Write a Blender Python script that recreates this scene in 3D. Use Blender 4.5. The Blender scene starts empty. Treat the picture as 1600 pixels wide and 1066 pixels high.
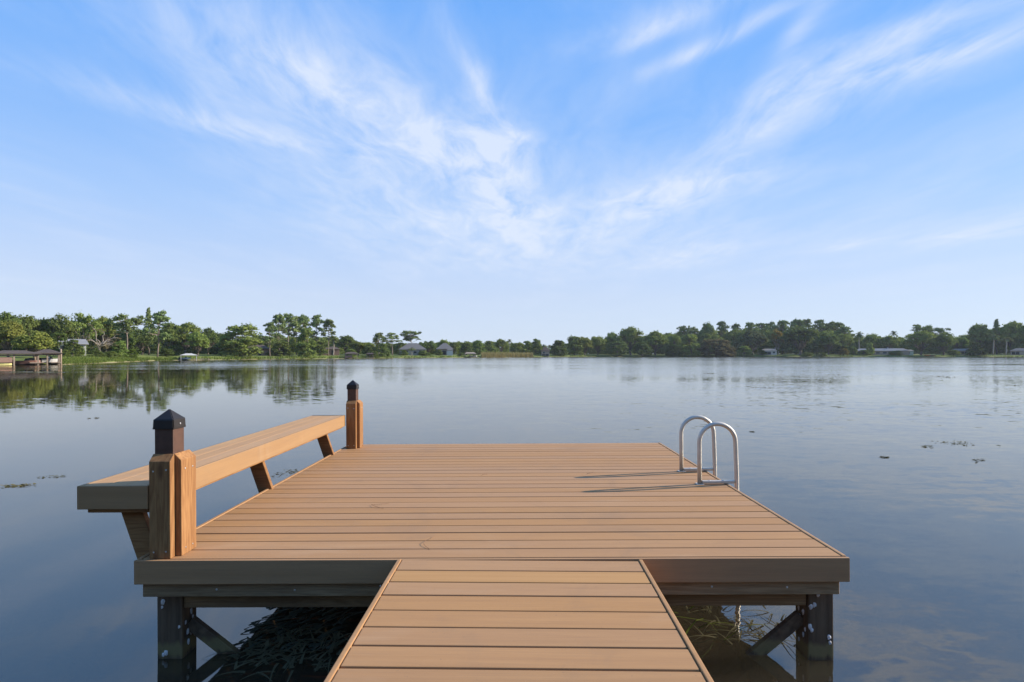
import bpy, bmesh, math, random
import numpy as np
from mathutils import Vector, Matrix

# ------------------------------------------------------------------ camera, sky, sun, exposure
scene = bpy.context.scene
C = scene.collection
FPX, YH, CAMH, YAW = 870.0, 554.0, 1.70, 0.0172      # focal length in photo pixels, horizon row, eye height over water
DECK_Z = 0.615
cam_d = bpy.data.cameras.new('camera')
cam = bpy.data.objects.new('camera', cam_d)
C.objects.link(cam)
cam.location = (0, 0, CAMH)
cam.rotation_euler = (math.radians(90), 0, YAW)
cam_d.sensor_width = 36
cam_d.lens = 36 * FPX / 1600
cam_d.shift_y = (YH - 533) / 1600
cam_d.clip_end = 20000
cam_d.clip_start = 0.05
scene.camera = cam

SUN_EL, SUN_AZ = math.radians(24.5), math.radians(77)  # azimuth clockwise from +Y
scene.view_settings.view_transform = 'Standard'
scene.view_settings.look = 'None'
scene.view_settings.exposure = 0.58
scene.view_settings.gamma = 1
scene.view_settings.use_curve_mapping = False
scene.cycles.max_bounces = 8
scene.cycles.transparent_max_bounces = 12
scene.cycles.sample_clamp_indirect = 6
scene.cycles.caustics_reflective = False
scene.cycles.use_denoising = True

world = bpy.data.worlds.new('World')
scene.world = world
world.use_nodes = True
WT = world.node_tree
for n in list(WT.nodes):
    WT.nodes.remove(n)


class NG:
    """tiny helper for wiring shader nodes"""
    def __init__(s, tree):
        s.t = tree

    def n(s, typ, **kw):
        nd = s.t.nodes.new(typ)
        for k, v in kw.items():
            setattr(nd, k, v)
        return nd

    def put(s, sock, v):
        if isinstance(v, bpy.types.NodeSocket):
            s.t.links.new(v, sock)
        elif v is not None:
            if isinstance(v, (tuple, list)) and len(v) == 3 and sock.type == 'RGBA':
                v = (*v, 1)
            sock.default_value = v

    def m(s, op, a, b=None, c=None, clamp=False):
        nd = s.n('ShaderNodeMath', operation=op, use_clamp=clamp)
        for i, v in enumerate((a, b, c)):
            if v is not None:
                s.put(nd.inputs[i], v)
        return nd.outputs[0]

    def vm(s, op, a, b=None, scale=None):
        nd = s.n('ShaderNodeVectorMath', operation=op)
        s.put(nd.inputs[0], a)
        if b is not None:
            s.put(nd.inputs[1], b)
        if scale is not None:
            s.put(nd.inputs['Scale'], scale)
        return nd.outputs['Value'] if op in ('DOT_PRODUCT', 'LENGTH') else nd.outputs['Vector']

    def mix(s, fac, a, b, blend='MIX'):
        nd = s.n('ShaderNodeMix', data_type='RGBA', blend_type=blend, clamp_factor=True)
        s.put(nd.inputs[0], fac)
        s.put(nd.inputs[6], a)
        s.put(nd.inputs[7], b)
        return nd.outputs[2]

    def noise(s, vec, scale, detail=3, rough=0.5, dist=0.0, color=False, dim='3D'):
        nd = s.n('ShaderNodeTexNoise', noise_dimensions=dim)
        s.put(nd.inputs['Vector'], vec)
        nd.inputs['Scale'].default_value = scale
        nd.inputs['Detail'].default_value = detail
        nd.inputs['Roughness'].default_value = rough
        nd.inputs['Distortion'].default_value = dist
        return nd.outputs['Color' if color else 'Fac']

    def ramp(s, fac, *stops):
        nd = s.n('ShaderNodeValToRGB')
        s.put(nd.inputs[0], fac)
        e = nd.color_ramp.elements
        while len(e) < len(stops):
            e.new(0.5)
        for i, (p, c) in enumerate(stops):
            e[i].position = p
            if not isinstance(c, (tuple, list)):
                c = (c, c, c)
            e[i].color = (*c[:3], 1)
        return nd.outputs[0]

    def mapr(s, v, a, b, c, d):
        nd = s.n('ShaderNodeMapRange')
        s.put(nd.inputs[0], v)
        for i, x in enumerate((a, b, c, d)):
            s.put(nd.inputs[i + 1], x)
        return nd.outputs[0]

    def scalev(s, vec, sc, loc=(0, 0, 0)):
        nd = s.n('ShaderNodeMapping')
        s.put(nd.inputs[0], vec)
        nd.inputs['Scale'].default_value = sc
        nd.inputs['Location'].default_value = loc
        return nd.outputs[0]


def build_world():
    g = NG(WT)
    sky = g.n('ShaderNodeTexSky', sky_type='NISHITA', sun_disc=False, sun_elevation=SUN_EL, sun_rotation=SUN_AZ,
              altitude=0, air_density=1.0, dust_density=0.6, ozone_density=2.5)
    tint = g.mix(1.0, sky.outputs[0], (0.74, 0.98, 1.20), 'MULTIPLY')
    tc = g.n('ShaderNodeTexCoord')
    d = tc.outputs['Generated']
    sp = g.n('ShaderNodeSeparateXYZ')
    g.put(sp.inputs[0], d)
    z0 = g.m('MAXIMUM', sp.outputs[2], 0.0)
    # clear humid air: deep blue overhead, pale towards the horizon, the same all round
    air = g.ramp(z0, (0.0, (0.655, 0.745, 0.90)), (0.10, (0.60, 0.70, 0.90)), (0.235, (0.40, 0.60, 0.96)),
                 (0.35, (0.24, 0.49, 0.97)), (0.52, (0.14, 0.415, 0.98)), (1.0, (0.12, 0.33, 0.80)))
    air = g.mix(1.0, air, (4.5, 4.5, 4.5), 'MULTIPLY')
    base = g.mix(0.08, air, tint)
    zc = g.m('MAXIMUM', sp.outputs[2], 0.03)
    cb = g.n('ShaderNodeCombineXYZ')                    # the cloud sheet: directions projected on a flat layer
    g.put(cb.inputs[0], g.m('DIVIDE', sp.outputs[0], zc))
    g.put(cb.inputs[1], g.m('DIVIDE', sp.outputs[1], zc))
    uv = cb.outputs[0]
    warp = g.noise(uv, 1.1, 2, 0.5, color=True)
    w1 = g.vm('SCALE', g.vm('SUBTRACT', warp, (0.5, 0.5, 0.5)), scale=0.32)
    p = g.vm('ADD', uv, w1)
    # cirrus banks: centre x, y, slope, half length, half width, weight as measured from the place
    W = [(690, 240, 12, 95, 40, .66), (795, 310, 62, 100, 50, .62), (806, 222, 20, 42, 24, .3),
         (340, 190, 15, 240, 19, .42), (420, 95, 24, 230, 62, .45), (565, 145, 30, 130, 45, .3),
         (742, 120, 62, 70, 16, .4), (1055, 297, -8, 140, 17, .5), (1000, 335, -22, 120, 28, .4),
         (1105, 70, -27, 120, 15, .5), (1030, 35, -15, 130, 24, .35), (1330, 135, -22, 280, 55, .46), (1000, 60, -24, 60, 14, .35), (1240, 50, -60, 60, 18, .35), (1380, 60, -20, 110, 22, .3),
         (1470, 100, -16, 170, 16, .35), (1210, 165, -50, 95, 30, .3), (1310, 386, -11, 45, 7, .6),
         (1530, 364, -10, 120, 20, .45), (860, 390, 0, 300, 75, .42), (1090, 402, -10, 70, 18, .3),
         (640, 330, 20, 210, 60, .28)]
    total = None
    for (x, y, ang, L, Wd, amp) in W:
        b = YH - y
        u0, v0 = (x - 815) / b, FPX / b
        J = np.array([[1 / b, (x - 815) / b ** 2], [0, FPX / b ** 2]])       # d(uv)/d(pixel x, pixel y)
        a = math.radians(ang)
        B = J @ np.array([[math.cos(a) * L, -math.sin(a) * Wd], [math.sin(a) * L, math.cos(a) * Wd]])
        A = np.linalg.inv(B)
        mp = g.n('ShaderNodeCombineXYZ')
        q = g.vm('SUBTRACT', p, (u0, v0, 0))
        g.put(mp.inputs[0], g.vm('DOT_PRODUCT', q, (A[0, 0], A[0, 1], 0)))
        g.put(mp.inputs[1], g.vm('DOT_PRODUCT', q, (A[1, 0], A[1, 1], 0)))
        r2 = g.vm('DOT_PRODUCT', mp.outputs[0], mp.outputs[0])
        e = g.m('MULTIPLY', g.m('POWER', 0.3679, r2), amp)
        total = e if total is None else g.m('ADD', total, e)
    fib = g.noise(g.scalev(p, (4.0, 1.5, 1)), 1.0, 8, 0.66, 0.45)
    veil = g.noise(g.scalev(p, (1.1, 0.35, 1), (3.1, 0.7, 0)), 1.0, 4, 0.55, 0.3)
    fmod = g.mapr(fib, 0.32, 0.70, 0.22, 1.5)
    bank = g.m('MULTIPLY', total, fmod)
    thin = g.m('MULTIPLY', g.mapr(veil, 0.46, 0.78, 0.0, 0.32), g.mapr(fib, 0.3, 0.7, 0.5, 1.2))
    dens = g.m('ADD', bank, thin)
    fade = g.mapr(sp.outputs[2], 0.02, 0.16, 0.0, 1.0)
    dens = g.m('MINIMUM', g.m('MULTIPLY', dens, fade), 0.85)
    col = g.mix(dens, base, CLOUD)
    bg = g.n('ShaderNodeBackground')
    g.put(bg.inputs[0], col)
    bg.inputs[1].default_value = SKY_STRENGTH
    out = g.n('ShaderNodeOutputWorld')
    g.put(out.inputs[0], bg.outputs[0])


SKY_STRENGTH = 0.15
CLOUD = (3.5, 3.85, 4.5)
build_world()

sun_d = bpy.data.lights.new('sun', 'SUN')
sun_d.energy = 5.0
sun_d.angle = math.radians(0.6)
sun_d.color = (1.0, 0.91, 0.79)
sun = bpy.data.objects.new('sun', sun_d)
C.objects.link(sun)
sdir = Vector((math.sin(SUN_AZ) * math.cos(SUN_EL), math.cos(SUN_AZ) * math.cos(SUN_EL), math.sin(SUN_EL)))
sun.rotation_euler = sdir.to_track_quat('Z', 'Y').to_euler()

# ------------------------------------------------------------------ helpers
rnd = random.Random(7)


def tag(o, label=None, cat=None, group=None, kind=None):
    if label: o['label'] = label
    if cat: o['category'] = cat
    if group: o['group'] = group
    if kind: o['kind'] = kind
    return o


def empty(name, loc=(0, 0, 0), rot=(0, 0, 0)):
    o = bpy.data.objects.new(name, None)
    o.location = loc
    o.rotation_euler = rot
    o.empty_display_size = 0.2
    C.objects.link(o)
    return o


def link(name, me, mat=None, parent=None, loc=(0, 0, 0), rot=(0, 0, 0), scale=(1, 1, 1)):
    o = bpy.data.objects.new(name, me)
    C.objects.link(o)
    if mat is not None and not me.materials:
        me.materials.append(mat)
    o.parent = parent
    o.location = loc
    o.rotation_euler = rot
    o.scale = scale
    return o


def pymesh(name, verts, faces, mat=None, smooth=False):
    me = bpy.data.meshes.new(name)
    me.from_pydata([tuple(map(float, v)) for v in verts], [], [tuple(int(i) for i in f) for f in faces])
    if mat is not None:
        me.materials.append(mat)
    if smooth:
        me.polygons.foreach_set('use_smooth', [True] * len(me.polygons))
    me.update()
    return me


def quadmesh(name, V, mat=None):
    """V: (n,4,3) array of separate quads, built fast"""
    n = len(V)
    me = bpy.data.meshes.new(name)
    me.vertices.add(n * 4)
    me.vertices.foreach_set('co', V.reshape(-1).astype(np.float32))
    me.loops.add(n * 4)
    me.loops.foreach_set('vertex_index', np.arange(n * 4, dtype=np.int32))
    me.polygons.add(n)
    me.polygons.foreach_set('loop_start', np.arange(0, n * 4, 4, dtype=np.int32))
    me.polygons.foreach_set('loop_total', np.full(n, 4, dtype=np.int32))
    if mat is not None:
        me.materials.append(mat)
    me.update(calc_edges=True)
    return me


_box_cache = {}


def boxmesh(sx, sy, sz, mat, bevel=0.003, seg=1):
    key = (round(sx, 4), round(sy, 4), round(sz, 4), mat.name, bevel, seg)
    if key in _box_cache:
        return _box_cache[key]
    bm = bmesh.new()
    bmesh.ops.create_cube(bm, size=1)
    for v in bm.verts:
        v.co = Vector((v.co.x * sx, v.co.y * sy, v.co.z * sz))
    if bevel:
        bmesh.ops.bevel(bm, geom=list(bm.edges), offset=bevel, segments=seg, profile=0.6, affect='EDGES')
    me = bpy.data.meshes.new('box')
    bm.to_mesh(me)
    bm.free()
    me.materials.append(mat)
    _box_cache[key] = me
    return me


def box(name, x0, x1, y0, y1, z0, z1, mat, parent=None, bevel=0.003, seg=1):
    me = boxmesh(x1 - x0, y1 - y0, z1 - z0, mat, bevel, seg)
    return link(name, me, None, parent, ((x0 + x1) / 2, (y0 + y1) / 2, (z0 + z1) / 2))


def plank(name, p0, p1, w, t, mat, parent=None, bevel=0.003, up=(0, 0, 1)):
    """timber from p0 to p1 (axis local X), thickness t along 'up'-ish local Z, width w along local Y"""
    p0, p1 = Vector(p0), Vector(p1)
    ax = (p1 - p0)
    L = ax.length
    ax.normalize()
    z = Vector(up) - ax * ax.dot(Vector(up))
    z.normalize()
    y = z.cross(ax)
    M = Matrix((ax, y, z)).transposed()
    me = boxmesh(L, w, t, mat, bevel)
    return link(name, me, None, parent, (p0 + p1) / 2, M.to_euler())


def tube(pts, rad, k=8, closed_ends=True):
    """verts, faces of a tapered tube along pts; rad scalar or list"""
    pts = [Vector(p) for p in pts]
    n = len(pts)
    if not hasattr(rad, '__len__'):
        rad = [rad] * n
    V, F = [], []
    ref = Vector((0.31, 0.77, 0.55))
    u = None
    for i, p in enumerate(pts):
        t = (pts[min(i + 1, n - 1)] - pts[max(i - 1, 0)]).normalized()
        if u is None:
            u = t.cross(ref).normalized()
        else:
            u = (u - t * u.dot(t)).normalized()
        w = t.cross(u)
        for j in range(k):
            a = 2 * math.pi * j / k
            V.append(p + (u * math.cos(a) + w * math.sin(a)) * rad[i])
    for i in range(n - 1):
        for j in range(k):
            a, b = i * k + j, i * k + (j + 1) % k
            F.append((a, b, b + k, a + k))
    if closed_ends:
        F.append(tuple(range(k - 1, -1, -1)))
        F.append(tuple((n - 1) * k + j for j in range(k)))
    return V, F


def merge(parts):
    V, F = [], []
    for v, f in parts:
        o = len(V)
        V += list(v)
        F += [tuple(i + o for i in q) for q in f]
    return V, F


def at(px, depth, z=0.0):
    """world point seen at photo column px at that distance along the view axis"""
    xc = (px - 800) / FPX * depth
    return Vector((xc * math.cos(YAW) - depth * math.sin(YAW), xc * math.sin(YAW) + depth * math.cos(YAW), z))


def on_water(px, py):
    return at(px, CAMH * FPX / (py - YH))


def metres(pixels, depth):
    return pixels * depth / FPX


# ------------------------------------------------------------------ materials
def new_mat(name):
    m = bpy.data.materials.new(name)
    m.use_nodes = True
    t = m.node_tree
    for n in list(t.nodes):
        t.nodes.remove(n)
    g = NG(t)
    out = g.n('ShaderNodeOutputMaterial')
    return m, g, out


def principled(g, out, color, rough=0.6, metal=0.0, normal=None, spec=0.5, **kw):
    b = g.n('ShaderNodeBsdfPrincipled')
    g.put(b.inputs['Base Color'], color)
    g.put(b.inputs['Roughness'], rough)
    g.put(b.inputs['Metallic'], metal)
    g.put(b.inputs['Specular IOR Level'], spec)
    if normal is not None:
        g.put(b.inputs['Normal'], normal)
    g.put(out.inputs['Surface'], b.outputs[0])
    return b


def bump(g, h, strength=0.3, dist=0.01):
    b = g.n('ShaderNodeBump')
    b.inputs['Strength'].default_value = strength
    b.inputs['Distance'].default_value = dist
    g.put(b.inputs['Height'], h)
    return b.outputs[0]


def objcoord(g, spread=37.0):
    tc = g.n('ShaderNodeTexCoord')
    oi = g.n('ShaderNodeObjectInfo')
    off = g.vm('SCALE', (1.0, 0.73, 0.41), scale=g.m('MULTIPLY', oi.outputs['Random'], spread))
    return g.vm('ADD', tc.outputs['Object'], off), oi.outputs['Random']


def mat_composite(name='composite_decking', tone=(1, 1, 1)):
    m, g, out = new_mat(name)
    p, r = objcoord(g)
    streak = g.noise(g.scalev(p, (0.9, 26, 26)), 1.0, 5, 0.6, 0.25)
    fine = g.noise(g.scalev(p, (5, 190, 190)), 1.0, 3, 0.6)
    cloud = g.noise(g.scalev(p, (0.8, 4, 4)), 1.0, 3, 0.5)
    a = g.mix(g.mapr(streak, 0.3, 0.7, 0, 1), (0.385, 0.206, 0.090), (0.450, 0.248, 0.112))
    a = g.mix(g.mapr(cloud, 0.35, 0.7, 0, 0.4), a, (0.415, 0.222, 0.104))
    hv = g.n('ShaderNodeHueSaturation')
    r2 = g.m('FRACT', g.m('MULTIPLY', r, 17.3))
    g.put(hv.inputs['Saturation'], g.mapr(r2, 0, 1, 0.96, 1.05))
    g.put(hv.inputs['Value'], g.mapr(r, 0, 1, 0.96, 1.05))
    g.put(hv.inputs['Color'], a)
    c = g.mix(g.mapr(fine, 0.45, 0.62, 0.0, 0.16), hv.outputs[0], (0.25, 0.145, 0.085))
    spots = g.noise(p, 60, 2, 0.5)
    c = g.mix(g.mapr(spots, 0.70, 0.76, 0, 0.35), c, (0.2, 0.13, 0.09))
    geo = g.n('ShaderNodeNewGeometry')
    dirt = g.noise(geo.outputs['Position'], 2.3, 5, 0.7, 0.6)
    c = g.mix(g.mapr(dirt, 0.52, 0.75, 0, 0.30), c, (0.24, 0.155, 0.095))
    pale = g.noise(g.scalev(geo.outputs['Position'], (1.2, 4, 1), (7, 3, 0)), 1.0, 4, 0.65, 0.3)
    c = g.mix(g.mapr(pale, 0.58, 0.75, 0, 0.25), c, (0.50, 0.33, 0.20))
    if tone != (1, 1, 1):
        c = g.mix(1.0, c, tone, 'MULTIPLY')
    n = bump(g, g.m('ADD', fine, g.m('MULTIPLY', streak, 0.5)), 0.35, 0.0015)
    principled(g, out, c, g.mapr(streak, 0.3, 0.7, 0.6, 0.75), normal=n, spec=0.2)
    return m


def mat_lumber(name, c0, c1, dark, value=1.0, rough=0.75):
    m, g, out = new_mat(name)
    p, r = objcoord(g)
    w = g.noise(g.scalev(p, (0.7, 9, 9)), 1.0, 4, 0.6, 0.6)
    rings = g.m('FRACT', g.m('MULTIPLY', w, 9.0))
    rings = g.m('ABSOLUTE', g.m('SUBTRACT', rings, 0.5))
    fine = g.noise(g.scalev(p, (7, 160, 160)), 1.0, 3, 0.6)
    big = g.noise(g.scalev(p, (1.5, 3, 3)), 1.0, 3, 0.5)
    c = g.mix(g.mapr(rings, 0.0, 0.5, 0, 1), c1, c0)
    c = g.mix(g.mapr(big, 0.4, 0.75, 0, 0.55), c, dark)
    c = g.mix(g.mapr(fine, 0.5, 0.7, 0, 0.3), c, dark)
    kn = g.n('ShaderNodeTexVoronoi')
    g.put(kn.inputs['Vector'], g.scalev(p, (2.0, 6, 6)))
    kn.inputs['Scale'].default_value = 1.0
    c = g.mix(g.mapr(kn.outputs['Distance'], 0.05, 0.13, 0.8, 0.0), c, dark)
    hv = g.n('ShaderNodeHueSaturation')
    g.put(hv.inputs['Value'], g.mapr(r, 0, 1, 0.88 * value, 1.1 * value))
    g.put(hv.inputs['Color'], c)
    n = bump(g, g.m('ADD', fine, g.m('MULTIPLY', rings, 0.6)), 0.45, 0.002)
    principled(g, out, hv.outputs[0], rough, normal=n, spec=0.25)
    return m


def mat_pile():
    m, g, out = new_mat('weathered_pile')
    p, r = objcoord(g)
    geo = g.n('ShaderNodeNewGeometry')
    sp = g.n('ShaderNodeSeparateXYZ')
    g.put(sp.inputs[0], geo.outputs['Position'])
    streak = g.noise(g.scalev(p, (26, 26, 2)), 1.0, 4, 0.6)
    blot = g.noise(g.scalev(p, (9, 9, 5)), 1.0, 4, 0.6)
    c = g.mix(g.mapr(streak, 0.3, 0.7, 0, 1), (0.075, 0.048, 0.029), (0.19, 0.125, 0.075))
    c = g.mix(g.mapr(blot, 0.5, 0.75, 0, 0.6), c, (0.10, 0.055, 0.03))
    hgt = g.m('ADD', sp.outputs[2], g.m('MULTIPLY', g.m('SUBTRACT', streak, 0.5), 0.09))
    band = g.m('MULTIPLY', g.mapr(hgt, 0.0, 0.025, 0, 1), g.mapr(hgt, 0.07, 0.10, 1, 0))
    c = g.mix(g.m('MULTIPLY', band, 0.75), c, (0.26, 0.20, 0.085))
    n = bump(g, streak, 0.6, 0.004)
    principled(g, out, c, 0.7, normal=n, spec=0.3)
    return m


def mat_plain(name, color, rough=0.6, metal=0.0, var=0.12, scale=6.0, spec=0.4, bumpy=0.0):
    m, g, out = new_mat(name)
    p, r = objcoord(g)
    nz = g.noise(p, scale, 4, 0.6)
    hv = g.n('ShaderNodeHueSaturation')
    g.put(hv.inputs['Value'], g.m('ADD', g.mapr(nz, 0.3, 0.7, 1 - var, 1 + var), g.mapr(r, 0, 1, -0.04, 0.04)))
    hv.inputs['Color'].default_value = (*color, 1)
    principled(g, out, hv.outputs[0], g.mapr(nz, 0.3, 0.7, rough * 0.85, min(1, rough * 1.15)), metal,
               normal=bump(g, nz, 0.3, bumpy) if bumpy else None, spec=spec)
    return m


def mat_leaf(name, c_dark, c_light, trans=0.35):
    m, g, out = new_mat(name)
    p, r = objcoord(g)
    n1 = g.noise(p, 0.55, 3, 0.6)
    n2 = g.noise(p, 3.0, 2, 0.5)
    f = g.m('ADD', g.m('MULTIPLY', g.mapr(n1, 0.3, 0.7, 0, 1), 0.6), g.m('MULTIPLY', g.mapr(n2, 0.25, 0.75, 0, 1), 0.4))
    c = g.mix(f, c_dark, c_light)
    hv = g.n('ShaderNodeHueSaturation')
    g.put(hv.inputs['Hue'], g.mapr(r, 0, 1, 0.485, 0.512))
    g.put(hv.inputs['Value'], g.mapr(g.m('FRACT', g.m('MULTIPLY', r, 7.7)), 0, 1, 0.82, 1.18))
    g.put(hv.inputs['Color'], c)
    d = g.n('ShaderNodeBsdfDiffuse')
    t = g.n('ShaderNodeBsdfTranslucent')
    g.put(d.inputs[0], hv.outputs[0])
    g.put(t.inputs[0], hv.outputs[0])
    mx = g.n('ShaderNodeMixShader')
    mx.inputs[0].default_value = trans
    g.put(mx.inputs[1], d.outputs[0])
    g.put(mx.inputs[2], t.outputs[0])
    g.put(out.inputs['Surface'], mx.outputs[0])
    return m


def mat_water():
    m, g, out = new_mat('lake_water')
    geo = g.n('ShaderNodeNewGeometry')
    P = geo.outputs['Position']
    sp = g.n('ShaderNodeSeparateXYZ')
    g.put(sp.inputs[0], P)
    dist = g.vm('LENGTH', P)
    patch = g.noise(g.scalev(P, (0.03, 0.085, 0.02), (1.7, 0.4, 0)), 1.0, 4, 0.6, 0.5)
    streaks = g.noise(g.scalev(P, (0.02, 0.16, 0.1), (4.7, 2.4, 0)), 1.0, 3, 0.5, 0.3)
    wind = g.m('ADD', g.mapr(patch, 0.35, 0.65, 0.35, 1.3), g.mapr(streaks, 0.5, 0.75, 0.0, 0.35))
    # the breeze ruffles the open water to the right and the far reach; the bay on the left lies sheltered
    ang = g.m('DIVIDE', sp.outputs[0], g.m('MAXIMUM', g.m('ABSOLUTE', sp.outputs[1]), 1.0))
    lee = g.mapr(ang, -0.50, 0.10, 0.10, 1.0)
    reach = g.mapr(g.m('ADD', dist, g.mapr(streaks, 0.3, 0.7, -18, 18)), 72, 92, 0.0, 0.9)
    near = g.mapr(dist, 4, 22, 0.55, 1.0)
    amt = g.m('MULTIPLY', g.m('MULTIPLY', g.m('MAXIMUM', lee, reach), near), wind)
    def slopes(sc, stretch, det, seed):
        c = g.noise(g.scalev(P, (sc * stretch, sc, sc), (seed, seed * 0.7, 0)), 1.0, det, 0.55, 0.3, color=True)
        return g.vm('SUBTRACT', c, (0.5, 0.5, 0.5))
    s1 = g.vm('MULTIPLY', slopes(1.1, 0.55, 2, 3.3), (0.5, 1.0, 0))
    s2 = g.vm('MULTIPLY', slopes(5.5, 0.45, 3, 9.1), (0.6, 1.2, 0))
    s3 = g.vm('MULTIPLY', slopes(17.0, 0.5, 2, 5.7), (0.5, 0.9, 0))
    s = g.vm('ADD', g.vm('SCALE', s1, scale=0.05), g.vm('ADD', g.vm('SCALE', s2, scale=0.12), g.vm('SCALE', s3, scale=0.07)))
    s = g.vm('SCALE', s, scale=g.m('ADD', g.m('MULTIPLY', amt, 1.7), 0.05))
    # wind waves lean: their steep lee faces look back towards this shore
    ss = g.n('ShaderNodeSeparateXYZ')
    g.put(ss.inputs[0], s)
    sc = g.n('ShaderNodeCombineXYZ')
    g.put(sc.inputs[0], ss.outputs[0])
    leaned = g.m('MULTIPLY', g.m('ABSOLUTE', ss.outputs[1]), -2.3)
    g.put(sc.inputs[1], g.m('ADD', g.m('MULTIPLY', leaned, g.mapr(dist, 10, 60, 0, 1)), g.m('MULTIPLY', ss.outputs[1], g.mapr(dist, 10, 60, 1, 0.15))))
    s = sc.outputs[0]
    nrm = g.vm('NORMALIZE', g.vm('ADD', s, (0, 0, 1)))
    fr = g.n('ShaderNodeFresnel')
    fr.inputs['IOR'].default_value = 2.05
    g.put(fr.inputs['Normal'], g.vm('NORMALIZE', g.vm('ADD', g.vm('SCALE', s, scale=0.2), (0, 0, 1))))
    gl = g.n('ShaderNodeBsdfGlossy')
    gl.inputs['Color'].default_value = (1, 0.95, 0.87, 1)
    gl.inputs['Roughness'].default_value = 0.03
    g.put(gl.inputs['Normal'], nrm)
    tr = g.n('ShaderNodeBsdfTransparent')
    tr.inputs['Color'].default_value = (0.34, 0.35, 0.28, 1)
    df = g.n('ShaderNodeSubsurfaceScattering', falloff='BURLEY')      # murky water glows softly, its shadows blurred
    df.inputs['Color'].default_value = (0.046, 0.038, 0.024, 1)
    df.inputs['Scale'].default_value = 1.0
    df.inputs['Radius'].default_value = (1.2, 1.2, 1.0)
    body = g.n('ShaderNodeMixShader')
    body.inputs[0].default_value = 0.75
    g.put(body.inputs[1], tr.outputs[0])
    g.put(body.inputs[2], df.outputs[0])
    mx = g.n('ShaderNodeMixShader')
    g.put(mx.inputs[0], fr.outputs[0])
    g.put(mx.inputs[1], body.outputs[0])
    g.put(mx.inputs[2], gl.outputs[0])
    g.put(out.inputs['Surface'], mx.outputs[0])
    return m


def mat_ground():
    m, g, out = new_mat('lawn_and_lakebed')
    geo = g.n('ShaderNodeNewGeometry')
    P = geo.outputs['Position']
    sp = g.n('ShaderNodeSeparateXYZ')
    g.put(sp.inputs[0], P)
    n1 = g.noise(P, 0.09, 4, 0.6)
    n2 = g.noise(P, 1.7, 4, 0.65)
    n3 = g.noise(P, 14.0, 3, 0.6)
    lawn = g.mix(g.mapr(n1, 0.35, 0.65, 0, 1), (0.095, 0.135, 0.028), (0.17, 0.205, 0.045))
    lawn = g.mix(g.mapr(n2, 0.4, 0.75, 0, 0.6), lawn, (0.20, 0.18, 0.07))
    mud = g.mix(g.mapr(n3, 0.35, 0.65, 0, 1), (0.045, 0.042, 0.026), (0.105, 0.092, 0.055))
    mud = g.mix(g.mapr(n2, 0.45, 0.65, 0, 0.75), mud, (0.03, 0.04, 0.018))
    sand = (0.27, 0.215, 0.13)
    h = g.m('ADD', sp.outputs[2], g.m('MULTIPLY', g.m('SUBTRACT', n2, 0.5), 0.12))
    c = g.mix(g.mapr(h, -0.12, -0.02, 0, 1), mud, sand)
    c = g.mix(g.mapr(h, 0.05, 0.2, 0, 1), c, lawn)
    principled(g, out, c, 0.95, normal=bump(g, n3, 0.4, 0.03), spec=0.1)
    return m


def mat_window():
    m, g, out = new_mat('window_glass')
    principled(g, out, (0.02, 0.025, 0.03), 0.08, spec=0.6)
    return m


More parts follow.
